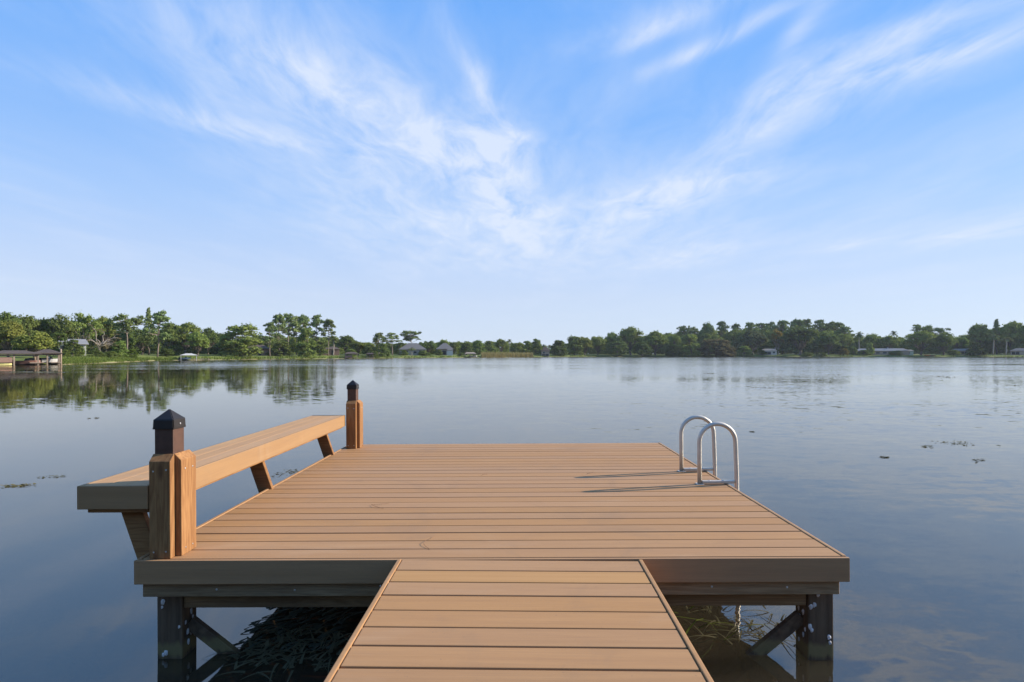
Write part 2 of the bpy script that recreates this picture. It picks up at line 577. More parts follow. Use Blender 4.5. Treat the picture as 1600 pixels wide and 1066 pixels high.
M = {
    'deck': mat_composite(),
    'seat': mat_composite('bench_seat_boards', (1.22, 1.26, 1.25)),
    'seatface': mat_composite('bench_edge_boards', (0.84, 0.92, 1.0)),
    'lumber': mat_lumber('treated_pine', (0.42, 0.215, 0.082), (0.28, 0.13, 0.046), (0.14, 0.06, 0.024)),
    'frame': mat_lumber('old_framing', (0.42, 0.27, 0.14), (0.29, 0.175, 0.085), (0.12, 0.08, 0.045)),
    'pile': mat_pile(),
    'sleeve': mat_plain('post_sleeve', (0.088, 0.042, 0.026), 0.55, var=0.2, scale=30, bumpy=0.001),
    'cap': mat_plain('post_cap', (0.017, 0.013, 0.011), 0.5, var=0.15, scale=12),
    'alu': mat_plain('brushed_aluminium', (0.60, 0.545, 0.46), 0.52, 0.55, var=0.08, scale=25),
    'screw': mat_plain('screw_steel', (0.6, 0.6, 0.6), 0.35, 0.9, var=0.05),
    'egg': mat_plain('egg_white', (0.75, 0.70, 0.66), 0.8, var=0.2, scale=60),
    'twig': mat_plain('dry_twig', (0.20, 0.11, 0.055), 0.8, var=0.25, scale=30),
    'water': mat_water(),
    'ground': mat_ground(),
    'bark': mat_plain('grey_brown_bark', (0.13, 0.10, 0.075), 0.95, var=0.35, scale=1.5),
    'pinebark': mat_plain('pine_bark', (0.23, 0.175, 0.135), 0.95, var=0.3, scale=1.5),
    'palebark': mat_plain('pale_bark', (0.34, 0.29, 0.23), 0.95, var=0.25, scale=1.5),
    'glass': mat_window(),
    'white': mat_plain('white_paint', (0.50, 0.49, 0.46), 0.6, var=0.06),
    'cream': mat_plain('cream_wall', (0.36, 0.31, 0.25), 0.8, var=0.08),
    'tanwall': mat_plain('tan_wall', (0.38, 0.29, 0.21), 0.8, var=0.1),
    'greenwall': mat_plain('pale_green_wall', (0.46, 0.50, 0.38), 0.8, var=0.08),
    'pinkwall': mat_plain('terracotta_wall', (0.30, 0.18, 0.13), 0.8, var=0.1),
    'greyroof': mat_plain('grey_shingle', (0.15, 0.14, 0.13), 0.9, var=0.2, scale=1.2),
    'paleroof': mat_plain('pale_grey_roof', (0.25, 0.24, 0.23), 0.8, var=0.12, scale=1.2),
    'brownroof': mat_plain('brown_shingle', (0.095, 0.068, 0.05), 0.9, var=0.2, scale=1.2),
    'canvas': mat_plain('white_canvas', (0.55, 0.52, 0.46), 0.7, var=0.05),
    'dockwood': mat_plain('grey_dock_wood', (0.30, 0.23, 0.165), 0.9, var=0.25, scale=2),
    'dark': mat_plain('dark_opening', (0.02, 0.02, 0.022), 0.7, var=0.1),
    'redboat': mat_plain('faded_red_hull', (0.26, 0.14, 0.11), 0.4, var=0.1),
    'orange': mat_plain('orange_hull', (0.62, 0.17, 0.05), 0.4, var=0.08),
    'yellowhull': mat_plain('yellow_hull', (0.62, 0.55, 0.22), 0.4, var=0.08),
    'bluetarp': mat_plain('blue_grey_hull', (0.10, 0.15, 0.20), 0.5, var=0.1),
}
LEAF = {
    'dark': mat_leaf('leaf_dark_oak', (0.069, 0.104, 0.031), (0.186, 0.225, 0.058)),
    'mid': mat_leaf('leaf_mid_green', (0.101, 0.150, 0.036), (0.254, 0.301, 0.073)),
    'light': mat_leaf('leaf_light_green', (0.124, 0.184, 0.040), (0.287, 0.342, 0.083)),
    'yellowgreen': mat_leaf('leaf_yellow_green', (0.141, 0.175, 0.037), (0.325, 0.342, 0.083)),
    'pine': mat_leaf('leaf_pine', (0.104, 0.146, 0.051), (0.247, 0.295, 0.094), 0.15),
    'willow': mat_leaf('leaf_willow', (0.092, 0.121, 0.052), (0.178, 0.207, 0.086)),
    'yellow': mat_leaf('leaf_yellow', (0.16, 0.13, 0.025), (0.33, 0.24, 0.045)),
    'brown': mat_leaf('leaf_olive_brown', (0.110, 0.109, 0.047), (0.239, 0.201, 0.092)),
    'lime': mat_leaf('leaf_lime', (0.10, 0.16, 0.025), (0.21, 0.27, 0.045)),
    'palm': mat_leaf('leaf_palm', (0.099, 0.131, 0.044), (0.250, 0.266, 0.100)),
    'reed': mat_leaf('reed_tan', (0.17, 0.145, 0.055), (0.34, 0.27, 0.12)),
    'grass': mat_leaf('bank_grass', (0.09, 0.13, 0.025), (0.21, 0.25, 0.055)),
    'weed': mat_leaf('pond_weed', (0.085, 0.082, 0.045), (0.20, 0.18, 0.10)),
    'silverweed': mat_leaf('pond_weed_grey', (0.05, 0.055, 0.035), (0.16, 0.165, 0.12)),
}

# ------------------------------------------------------------------ ground and lake
SHORE_PX = [(-60, 86), (0, 87), (95, 92), (150, 105), (200, 126), (240, 148), (330, 168), (400, 190), (470, 206), (540, 228),
            (620, 255), (700, 285), (780, 330), (850, 370), (930, 398), (1000, 408), (1100, 415), (1200, 418),
            (1300, 405), (1400, 392), (1500, 380), (1600, 368), (1680, 350)]
_sa, _sr = [], []
for px_, d_ in SHORE_PX:
    p_ = at(px_, d_)
    _sa.append(math.degrees(math.atan2(p_.x, p_.y)))
    _sr.append(math.hypot(p_.x, p_.y))
_sa = [-180, -150, -120, -95, -75, -58] + _sa + [60, 75, 95, 120, 150, 180]
_sr = [7, 9, 30, 70, 95, 112] + _sr + [380, 260, 120, 40, 10, 7]


def shore_r(deg):
    return float(np.interp(deg, _sa, _sr))


def rise(s):
    """ground height at s metres behind the waterline"""
    return float(np.interp(s, [-400, -60, -20, -6, -1.5, 0, 1.2, 4, 12, 40, 150, 600, 6000],
                           [-3.0, -2.6, -1.6, -0.75, -0.22, 0.0, 0.22, 0.5, 1.15, 1.7, 2.2, 3, 6]))


def setback_point(px, s):
    """point s metres behind the waterline along the sight line of photo column px"""
    d = at(px, 1.0)
    deg = math.degrees(math.atan2(d.x, d.y))
    r = shore_r(deg) + s
    k = r / math.hypot(d.x, d.y)
    p = at(px, k)
    p.z = rise(s)
    return p, k


def build_ground():
    degs = np.concatenate([np.arange(-180, -50, 1.5), np.arange(-50, 50, 0.2), np.arange(50, 180, 1.5)])
    S = [-60, -20, -6, -1.5, -0.4, 0, 0.4, 1.2, 2.5, 4, 8, 12, 20, 40, 90, 200, 600, 1400]
    V = [(0, 0.5, -1.05)]
    nr = len(S) + 1
    rg = np.random.default_rng(3)
    ph = rg.uniform(0, 6.28, 6)
    for dg in degs:
        R = shore_r(dg)
        a = math.radians(dg)
        wob = sum(math.sin(dg * k + ph[i]) for i, k in enumerate((1.1, 2.3, 4.1, 7.0))) * min(1.0, R * 0.004)
        inner = R * 0.25
        V.append((math.sin(a) * inner, math.cos(a) * inner, max(-1.25, rise(inner - R)) if R < 60 else -1.4))
        for s in S:
            s2 = s if s > -10 else -min(-s, R * 0.6 if s < -30 else R * 0.4)
            r = R + s2 + (wob if s2 < 200 else 0)
            r = max(r, inner + 0.2 * (1 + S.index(s)))
            z = rise(s2 if s2 > -8 else s2 * 0.7)
            V.append((math.sin(a) * r, math.cos(a) * r, z))
    F = []
    n = len(degs)
    for i in range(n):
        a0 = 1 + i * nr
        b0 = 1 + ((i + 1) % n) * nr
        F.append((0, a0, b0))
        for k in range(nr - 1):
            F.append((a0 + k, a0 + k + 1, b0 + k + 1, b0 + k))
    me = pymesh('ground', V, F, M['ground'], smooth=True)
    tag(link('ground', me), kind='structure')


build_ground()
wv = [(0, 0, 0)]
wf = []
for i in range(96):
    a = 2 * math.pi * i / 96
    wv.append((700 * math.sin(a), 700 * math.cos(a), 0))
    wf.append((0, 1 + (i + 1) % 96, 1 + i))
tag(link('lake_water', pymesh('lake_water', wv, wf, M['water'])), kind='structure')

# ------------------------------------------------------------------ the dock platform
TILT = -0.006                               # the platform has settled: its right side stands a touch higher
X0, X1, Y0, Y1 = -2.022, 1.765, 2.945, 6.79
PHI = 0.012                                  # and it stands a degree off square to the walkway
BT = 0.024                                  # board thickness
dock = tag(empty('dock_platform', (0, 0, DECK_Z), (0, TILT, PHI)),
           'brown composite dock platform on wooden piles over the lake', 'dock')
br = random.Random(11)
DOCK_SCREWS = []


def run_boards(parent, x0, x1, ys, name='deck_board'):
    """boards across X whose front edges stand at ys; gaps between 2 and 6 mm"""
    for i in range(len(ys) - 1):
        gap = br.choice([0.007, 0.008, 0.009, 0.010, 0.012])
        w = ys[i + 1] - ys[i] - gap
        me = boxmesh(x1 - x0, round(w, 3), BT, M['deck'], 0.0045, 2)
        link(name, me, None, parent, ((x0 + x1) / 2, ys[i] + gap + w / 2, -BT / 2 + br.uniform(-0.0008, 0.0008)),
             (0, 0, br.uniform(-0.0006, 0.0006)))


nb = 27
pitch = (Y1 - Y0 - 0.026) / nb
run_boards(dock, X0 + 0.024, X1 - 0.024, [Y0 + 0.022 + i * pitch for i in range(nb + 1)])
# edge trim boards standing a hair proud along both sides, fascia all round
box('edge_trim', X0, X0 + 0.021, Y0 + 0.03, Y1 - 0.002, -0.126, 0.004, M['deck'], dock, 0.004, 2).rotation_euler = (0, 0, 0)
box('edge_trim', X1 - 0.021, X1, Y0 + 0.03, Y1 - 0.002, -0.126, 0.004, M['deck'], dock, 0.004, 2)
box('fascia_board', X0 - 0.002, X1 + 0.002, Y0, Y0 + 0.021, -0.126, 0.0015, M['deck'], dock, 0.004, 2)
box('fascia_board', X0 + 0.023, X1 - 0.023, Y1 - 0.026, Y1 - 0.006, -0.142, -BT - 0.002, M['deck'], dock, 0.004, 2)
# framing: rim joists, joists, beams
box('rim_joist', X0 + 0.023, X1 - 0.035, Y0 + 0.032, Y0 + 0.07, -0.205, -BT - 0.003, M['frame'], dock)
box('rim_joist', X0 + 0.023, X1 - 0.035, Y1 - 0.07, Y1 - 0.032, -0.205, -BT - 0.003, M['frame'], dock)
for i in range(10):
    x = X0 + 0.07 + (X1 - X0 - 0.14) * i / 9
    box('joist', x - 0.019, x + 0.019, Y0 + 0.072, Y1 - 0.072, -0.204, -BT - 0.003, M['frame'], dock)
XL, XR, PY = X0 + 0.02, X1 - 0.14, 3.10
for k_, (sx_, sz_) in enumerate(((-1.60, -.165), (-1.18, -.17), (-.72, -.15), (1.05, -.16), (1.45, -.165))):
    DOCK_SCREWS.append((sx_, Y0 + 0.0315, sz_))
PILES = [(XL, PY), (XR, PY), (XL, 4.85), (XR, 4.85), (XL, 6.5), (XR, 6.5), (-0.22, 4.85), (-0.22, 6.5)]
PW = 0.142
pile_objs = []
for (x, y) in PILES:
    pile_objs.append(box('pile', x, x + PW, y, y + PW, -2.6, -0.2055, M['pile'], dock, 0.008, 2))
for y in (PY, 4.85, 6.5):
    box('beam', XL + PW + 0.002, XR - 0.002, y + 0.012, y + 0.05, -0.325, -0.2065, M['frame'], dock)
    box('beam', XL + PW + 0.002, XR - 0.002, y + 0.092, y + 0.13, -0.325, -0.2065, M['frame'], dock)
for y in (PY, 6.5):
    plank('brace', (XL + PW + 0.004, y + 0.071, -0.43), (XL + PW + 0.60, y + 0.071, -0.90), 0.07, 0.038, M['pile'], dock, up=(0, 1, 0))
    plank('brace', (XR - 0.004, y + 0.071, -0.41), (XR - 0.62, y + 0.071, -0.92), 0.07, 0.038, M['pile'], dock, up=(0, 1, 0))


def lump(seed):
    rg = random.Random(seed)
    bm = bmesh.new()
    bmesh.ops.create_icosphere(bm, subdivisions=2, radius=1)
    for v in bm.verts:
        v.co *= 1 + rg.uniform(-0.22, 0.22)
    me = bpy.data.meshes.new('egg_cluster')
    bm.to_mesh(me)
    bm.free()
    me.materials.append(M['egg'])
    return me


lumps = [lump(i) for i in range(3)]
# snail egg clusters stuck to the front piles: (pile, face, along, height above water)
EGGS = [(0, 'f', .035, .33, 1.2), (0, 'f', .03, .30, .7), (0, 'f', .05, .045, 1.2), (0, 'f', .035, .035, .9),
        (0, 'r', .03, .20, .8), (0, 'r', .085, .24, 1.1), (0, 'r', .10, .20, .8), (0, 'r', .05, .14, 1.2), (0, 'r', .08, .12, .8),
        (0, 'r', .055, .08, 1.1), (0, 'f', .125, .19, .7),
        (1, 'f', .055, .36, 1.2), (1, 'f', .015, .29, 1.1), (1, 'f', .035, .30, 1.1), (1, 'f', .01, .18, 1.2), (1, 'f', .02, .16, .9),
        (1, 'f', .115, .12, 1.1), (1, 'f', .12, .09, .9), (1, 'l', .05, .24, 1.1), (1, 'l', .10, .24, 1.0), (1, 'l', .09, .19, 1.3),
        (1, 'l', .03, .15, .8), (1, 'l', .05, .11, .9), (1, 'l', .10, .06, .8)]
for k, (pi, face, a, hgt, s) in enumerate(EGGS):
    po = pile_objs[pi]
    h = PW / 2
    zl = hgt - DECK_Z - po.location.z
    if face == 'f': loc, sc = (-h + a, -h - 0.001, zl), (0.007, 0.004, 0.010)
    elif face == 'r': loc, sc = (h + 0.001, -h + a, zl), (0.004, 0.007, 0.012)
    else: loc, sc = (-h - 0.001, -h + a, zl), (0.004, 0.007, 0.012)
    link('egg_cluster', lumps[k % 3], None, po, loc, (0, 0, 0), tuple(q * s * 1.3 for q in sc))

# ------------------------------------------------------------------ the walkway
WX0, WX1 = -0.655, 0.637
walk = tag(empty('walkway', (0, 0, DECK_Z)), 'narrow composite boardwalk leading to the dock platform', 'walkway')
ny = 50
wp = 0.1455
wys = [2.935 - wp * (ny - i) for i in range(ny + 1)]
run_boards(walk, WX0 + 0.023, WX1 - 0.023, wys)
for xa, xb in ((WX0, WX0 + 0.02), (WX1 - 0.02, WX1)):
    box('edge_trim', xa, xb, wys[0], 2.936 if xa < 0 else 2.951, -0.142, 0.004, M['deck'], walk, 0.004, 2)
for x in (-0.55, 0.0, 0.53):
    box('joist', x - 0.019, x + 0.019, wys[0] + 0.02, 2.92, -0.205, -BT - 0.004, M['frame'], walk)
for y in (1.3, -1.2, -3.6):
    for x in (-0.52, 0.38):
        box('pile', x, x + PW, y, y + PW, -2.0, -0.207, M['pile'], walk, 0.008)

# a more orange replacement board, second one of the walkway
m2, g2, out2 = new_mat('composite_orange_board')
p2, r2_ = objcoord(g2)
st2 = g2.noise(g2.scalev(p2, (0.9, 26, 26)), 1.0, 5, 0.6, 0.25)
principled(g2, out2, g2.mix(g2.mapr(st2, 0.3, 0.7, 0, 1), (0.43, 0.225, 0.082), (0.50, 0.27, 0.105)), 0.65, spec=0.2)
wb = [o for o in walk.children if o.name.startswith('deck_board')]
wb.sort(key=lambda o: -o.location.y)
ob = wb[1]
ob.data = ob.data.copy()
ob.data.materials[0] = m2
ob['label'] = 'more orange board near the platform'

# ------------------------------------------------------------------ bench along the left side
bench = tag(empty('bench', (0, 0, DECK_Z), (0, TILT, PHI)), 'long backless wooden bench overhanging the left side of the dock', 'bench')
BX0, BX1, BY0, BY1, BZ = -2.345, -1.965, 2.97, 6.45, 0.392
bw = (BX1 - BX0 - 0.044) / 3


def lengthwise(name, x0, x1, y0, y1, z0, z1, mat, parent, bevel=0.004):
    me = boxmesh(y1 - y0, x1 - x0, z1 - z0, mat, bevel, 2)
    return link(name, me, None, parent, ((x0 + x1) / 2, (y0 + y1) / 2, (z0 + z1) / 2), (0, 0, math.pi / 2))


for i in range(3):
    x = BX0 + 0.022 + i * bw
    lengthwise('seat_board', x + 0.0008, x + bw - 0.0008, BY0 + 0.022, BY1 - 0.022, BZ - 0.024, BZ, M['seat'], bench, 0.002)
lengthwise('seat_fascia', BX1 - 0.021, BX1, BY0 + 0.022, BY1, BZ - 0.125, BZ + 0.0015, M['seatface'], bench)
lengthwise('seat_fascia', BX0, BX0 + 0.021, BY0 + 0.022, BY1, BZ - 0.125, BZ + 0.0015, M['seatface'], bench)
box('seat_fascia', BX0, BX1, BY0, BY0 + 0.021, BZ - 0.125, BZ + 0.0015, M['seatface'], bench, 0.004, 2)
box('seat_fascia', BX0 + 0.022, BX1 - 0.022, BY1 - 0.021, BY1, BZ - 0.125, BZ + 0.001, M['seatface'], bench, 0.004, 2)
lengthwise('seat_bearer', BX1 - 0.062, BX1 - 0.024, BY0 + 0.062, BY1 - 0.03, BZ - 0.142, BZ - 0.026, M['lumber'], bench, 0.003)
box('seat_bearer', BX0 + 0.04, BX1 - 0.002, BY0 + 0.0225, BY0 + 0.06, BZ - 0.148, BZ - 0.1265, M['lumber'], bench)
lengthwise('seat_bearer', BX0 + 0.04, BX0 + 0.078, BY0 + 0.062, BY1 - 0.03, BZ - 0.142, BZ - 0.026, M['lumber'], bench, 0.003)
for y in (3.12, 4.58, 6.12):
    box('cross_bearer', BX0 + 0.079, BX1 - 0.063, y - 0.019, y + 0.019, BZ - 0.14, BZ - 0.027, M['lumber'], bench)
    # knee brace: parallelogram plank from the deck's rim up and out to the seat
    zt, zb, t, w, lean = BZ - 0.1435, -0.10, 0.038, 0.12, 0.34
    yy = y - 0.06
    xa = BX0 + 0.165
    dx = lean * (zt - zb)
    dk = lean * (zt + 0.01)
    V = []
    for yv in (yy, yy + t):
        V += [(xa, yv, zt), (xa + w, yv, zt), (xa + w + dk, yv, -0.01), (X0 - 0.003, yv, -0.012), (X0 - 0.003, yv, zb), (xa + dx, yv, zb)]
    F = [(0, 1, 2, 3, 4, 5), (11, 10, 9, 8, 7, 6)]
    F += [(i, i + 6, (i + 1) % 6 + 6, (i + 1) % 6) for i in range(6)]
    me = pymesh('knee_brace', V, F, M['lumber'])
    bm = bmesh.new(); bm.from_mesh(me)
    bmesh.ops.recalc_face_normals(bm, faces=bm.faces)
    bmesh.ops.bevel(bm, geom=list(bm.edges), offset=0.003, segments=1, affect='EDGES')
    bm.to_mesh(me); bm.free()
    link('knee_brace', me, None, bench)

# ------------------------------------------------------------------ the two end posts
def cladding(parent, w, t, h, loc, rot, mat):
    """upright board, width w, thickness t (front at -Y), top cut back at 45 degrees; local X kept along the grain"""
    c = t * 0.9
    prof = [(0, 0), (h - c, 0), (h, c), (h, t), (0, t)]          # (height, depth)
    V = []
    for s in (-w / 2, w / 2):
        V += [(z, s, d) for z, d in prof]
    F = [(4, 3, 2, 1, 0), (5, 6, 7, 8, 9)] + [(i, (i + 1) % 5, (i + 1) % 5 + 5, i + 5) for i in range(5)]
    me = pymesh('cladding_board', V, F, mat)
    bm = bmesh.new(); bm.from_mesh(me)
    bmesh.ops.recalc_face_normals(bm, faces=bm.faces)
    bmesh.ops.bevel(bm, geom=list(bm.edges), offset=0.0022, segments=1, affect='EDGES')
    bm.to_mesh(me); bm.free()
    o = link('cladding_board', me, None, parent, loc)
    # local X up, local Y sideways, local Z into the post
    side = Vector((math.cos(rot), math.sin(rot), 0))
    into = Vector((-math.sin(rot), math.cos(rot), 0))
    o.rotation_euler = Matrix((Vector((0, 0, 1)), side, into)).transposed().to_euler()
    return o


_sv, _sf = tube([(0, 0, -0.0015), (0, 0, 0.0006), (0, 0, 0.0012)], [0.0048, 0.0048, 0.003], 8)
screw_me = pymesh('screw', _sv, _sf, M['screw'])


for p_ in DOCK_SCREWS:
    link('screw', screw_me, None, dock, p_, (math.pi / 2, 0, 0), (1.2, 1.2, 1.2))


def end_post(x, y, label):
    wx, wy = x * math.cos(PHI) - y * math.sin(PHI), x * math.sin(PHI) + y * math.cos(PHI)
    root = tag(empty('dock_post', (wx, wy, DECK_Z + x * 0.006), (0, TILT, PHI)), label, 'post', 'posts at the ends of the bench')
    # origin: centre of the sleeve's front face line; sleeve spans +-0.051
    s = 0.051
    box('post_sleeve', -s, s, 0.042, 0.042 + 2 * s, -0.02, 0.70, M['sleeve'], root, 0.006, 2)
    f = cladding(root, 0.114, 0.040, 0.556, (0.002, 0.0, 0.001), 0, M['lumber'])
    r = cladding(root, 0.140, 0.040, 0.556, (s + 0.0425, 0.044 + 0.07, 0.001), math.pi / 2, M['lumber'])
    for b, w in ((f, 0.114), (r, 0.140)):
        for (zz, ss) in ((0.035, -0.033), (0.035, 0.033), (0.47, -0.034), (0.47, 0.036)):
            link('screw', screw_me, None, b, (zz + br.uniform(-.006, .006), ss, -0.0006), (math.pi, 0, 0))
    # cap: flared skirt, sloping shoulder, low pyramid
    cy = 0.042 + s
    rings = [(0.057, 0.690), (0.0575, 0.700), (0.056, 0.738), (0.052, 0.745), (0.004, 0.794)]
    V, F = [], []
    for r_, z in rings:
        V += [(-r_, cy - r_, z), (r_, cy - r_, z), (r_, cy + r_, z), (-r_, cy + r_, z)]
    for i in range(len(rings) - 1):
        for j in range(4):
            a, b = i * 4 + j, i * 4 + (j + 1) % 4
            F.append((a, b, b + 4, a + 4))
    n = len(rings) * 4
    F += [(n - 4, n - 3, n - 2, n - 1), (3, 2, 1, 0)]
    me = pymesh('post_cap', V, F, M['cap'])
    bm = bmesh.new(); bm.from_mesh(me)
    bmesh.ops.recalc_face_normals(bm, faces=bm.faces)
    bmesh.ops.bevel(bm, geom=[e for e in bm.edges if abs(e.verts[0].co.z - e.verts[1].co.z) > 0.02], offset=0.004, segments=2, affect='EDGES')
    bm.to_mesh(me); bm.free()
    cap = link('post_cap', me, None, root)
    link('screw', screw_me, None, cap, (0.0578, cy + 0.005, 0.715), (0, math.pi / 2, 0))
    # soft black gasket where the sleeve meets the boards
    return root


end_post(-1.903, 2.972, 'near dock post with black cap and timber cladding, at the bench end closest')
end_post(-1.903, 6.452, 'far dock post with black cap, at the bench end on the open water')

# ------------------------------------------------------------------ the ladder
lad = tag(empty('dock_ladder', (0, 0, DECK_Z), (0, TILT, PHI)), 'aluminium ladder with two hooped handrails on the right edge of the dock', 'ladder')
LX0, LX1 = 1.53, 1.828
for y in (4.62, 5.125):
    r = (LX1 - LX0) / 2
    xc = (LX0 + LX1) / 2
    top = 0.50
    pts = [(LX0, y, 0.006), (LX0, y, 0.2)]
    for k in range(17):
        a = math.pi - math.pi * k / 16
        pts.append((xc + r * math.cos(a), y, top - r + r * math.sin(a)))
    pts += [(LX1 + 0.008, y, 0.1), (LX1 + 0.012, y, -0.3), (LX1 + 0.012, y, -1.5)]
    v, f = tube(pts, 0.0178, 14)
    link('handrail', pymesh('handrail', v, f, M['alu'], True), None, lad)
    rb = box('base_bar', LX0 + 0.018, LX1 - 0.012, y - 0.016, y + 0.016, 0.008, 0.032, M['alu'], lad, 0.004)
    box('mounting_bracket', X1 + 0.003, LX1 - 0.011, y - 0.03, y + 0.03, -0.12, -0.03, M['alu'], lad, 0.003)
    fp = box('foot_plate', LX0 - 0.03, LX0 + 0.03, y - 0.03, y + 0.03, 0.0012, 0.0062, M['alu'], lad, 0.0015)
    for bx_, by_ in ((-.022, -.022), (.022, -.022), (-.022, .022), (.022, .022)):
        link('bolt', screw_me, None, fp, (bx_, by_, 0.003), (0, 0, 0), (1.0, 1.0, 2.0))
    for xx in (1.61, 1.72):
        link('bolt', screw_me, None, rb, (xx - (LX0 + LX1 + 0.006) / 2, -0.004, 0.0128), (0, 0, 0), (1.6, 1.6, 3))
for z in (-0.32, -0.62, -0.92, -1.22):
    box('rung', LX1 - 0.03, LX1 + 0.055, 4.64, 5.105, z - 0.012, z + 0.012, M['alu'], lad, 0.004)

# ------------------------------------------------------------------ dry stems lying on the boards
def stem(px, py, pts, label):
    d = 1.085 * FPX / (py - YH)
    p = at(px, d)
    root = tag(None or link('dried_twig', pymesh('dried_twig', *tube([(x, y, 0.0025 + z * .5) for x, y, z in pts], 0.0011, 6), M['twig'], True),
               None, None, (p.x, p.y, DECK_Z + p.x * 0.006 + 0.0012)), label, 'twig')
    return root


stem(668, 850, [(.012, .13, 0), (.004, .09, .004), (-.012, .05, .012), (-.022, .01, .014), (-.018, -.02, .010), (-.004, -.045, .004), (.018, -.075, 0), (.03, -.09, 0)],
     'thin curled dry stem lying near the platform front')
stem(592, 790, [(.06, .07, 0), (.0, .03, .01), (-.06, .02, .006), (-.02, -.03, .012), (.015, -.05, .004), (.05, -.06, 0)],
     'small hooked dry stem lying mid platform on the left')
stem(925, 741, [(.05, .02, 0), (.0, .01, .01), (-.05, -.02, 0)], 'tiny dry stem at the tip of the ladder shadow')
stem(756, 742, [(.03, .02, 0), (.0, .0, .01), (-.02, -.03, 0)], 'tiny dry stem in the middle of the platform back half')

# ------------------------------------------------------------------ tree builders (nominal height 10 m)
def leaf_quads(cent, nrm, size, rg, aspect=0.62):
    """rhombic leaf sprays at cent, facing roughly nrm"""
    n = len(cent)
    nn = nrm + rg.normal(0, 0.55, (n, 3))
    nn /= np.linalg.norm(nn, axis=1, keepdims=True) + 1e-9
    t = rg.normal(0, 1, (n, 3))
    t -= nn * (t * nn).sum(1, keepdims=True)
    t /= np.linalg.norm(t, axis=1, keepdims=True) + 1e-9
    b = np.cross(nn, t)
    s = (size * rg.uniform(0.6, 1.35, n))[:, None]
    t, b = t * s, b * s * aspect
    k = 0.25
    return np.stack([cent - t, cent + b - t * k, cent + t, cent - b + t * k * 0.5], 1)


def clump(c, r, n, size, rg, flat=1.0, low=-0.35):
    d = rg.normal(0, 1, (n, 3))
    d /= np.linalg.norm(d, axis=1, keepdims=True)
    d[:, 2] = np.where(d[:, 2] < low, -d[:, 2] * 0.6, d[:, 2])
    rad = r * np.clip(rg.normal(0.85, 0.26, n), 0.2, 1.6)[:, None]
    pos = c + d * rad * np.array([1, 1, flat])
    return leaf_quads(pos, d + np.array([0, 0, 0.25]), size, rg)


def limb(p0, p1, r0, r1, rg, sag=0.0, k=5, n=4, jit=0.04):
    p0, p1 = np.array(p0, float), np.array(p1, float)
    pts, rad = [], []
    for i in range(n + 1):
        t = i / n
        q = p0 + (p1 - p0) * t
        if 0 < i < n:
            q = q + rg.normal(0, jit, 3) * np.linalg.norm(p1 - p0)
        q[2] += sag * math.sin(math.pi * t)
        pts.append(q)
        rad.append(r0 + (r1 - r0) * t)
    return tube(pts, rad, k)


def oak(seed, rx=4.6, base=2.2, leaf=0.33, clumps=70, per=64, droop=0.0, trunk_r=0.32, openness=0.0):
    """spreading crown of many clumps on radiating limbs"""
    rg = np.random.default_rng(seed)
    cz = (10 + base) / 2
    rz = (10 - base) / 2
    Q, parts = [], []
    fork = np.array([rg.uniform(-.3, .3), rg.uniform(-.3, .3), max(1.2, base * 0.9)])
    parts.append(limb((0, 0, -0.3), fork, trunk_r * 1.25, trunk_r * 0.85, rg, k=7))
    for i in range(clumps):
        d = rg.normal(0, 1, 3)
        d /= np.linalg.norm(d)
        if d[2] < -0.45:
            d[2] *= -0.7
        rr = rg.uniform(0.60, 0.86) if rg.random() > openness else rg.uniform(0.85, 1.0)
        wob = 1 + 0.13 * math.sin(3 * math.atan2(d[1], d[0]) + seed) + rg.uniform(-.1, .08)
        c = np.array([d[0] * rx * rr * wob, d[1] * rx * rr * wob, cz + d[2] * rz * rr])
        c[2] -= droop * (np.hypot(c[0], c[1]) / rx) ** 2
        r = rg.uniform(0.8, 1.5) * rx / 4.6
        Q.append(clump(c, r, per, leaf, rg, 0.8))
        if i % 3 == 0:
            parts.append(limb(fork, c, trunk_r * 0.42, 0.05, rg, sag=0.25))
    return np.concatenate(Q), merge(parts)


def bushy(seed, rx=3.4, leaf=0.32, clumps=72, per=62, taper=0.35):
    """crown that reaches the ground, narrower at the top"""
    rg = np.random.default_rng(seed)
    Q, parts = [], []
    parts.append(limb((0, 0, -.3), (0.2, 0, 8), 0.28, 0.06, rg, k=6))
    for i in range(clumps):
        z = 10 * (rg.random() ** 0.85) * 0.93
        a = rg.uniform(0, 2 * math.pi)
        w = rx * (1 - taper * (z / 10) ** 1.6) * math.sqrt(max(0.06, 1 - ((z - 3.6) / 6.9) ** 2))
        rr = w * rg.uniform(0.55, 0.95)
        c = np.array([math.cos(a) * rr, math.sin(a) * rr, max(0.5, z)])
        Q.append(clump(c, rg.uniform(0.7, 1.25) * rx / 3.4, per, leaf, rg, 0.85))
        if i % 5 == 0:
            parts.append(limb((0, 0, max(0.3, z - 1.2)), c, 0.09, 0.03, rg))
    return np.concatenate(Q), merge(parts)


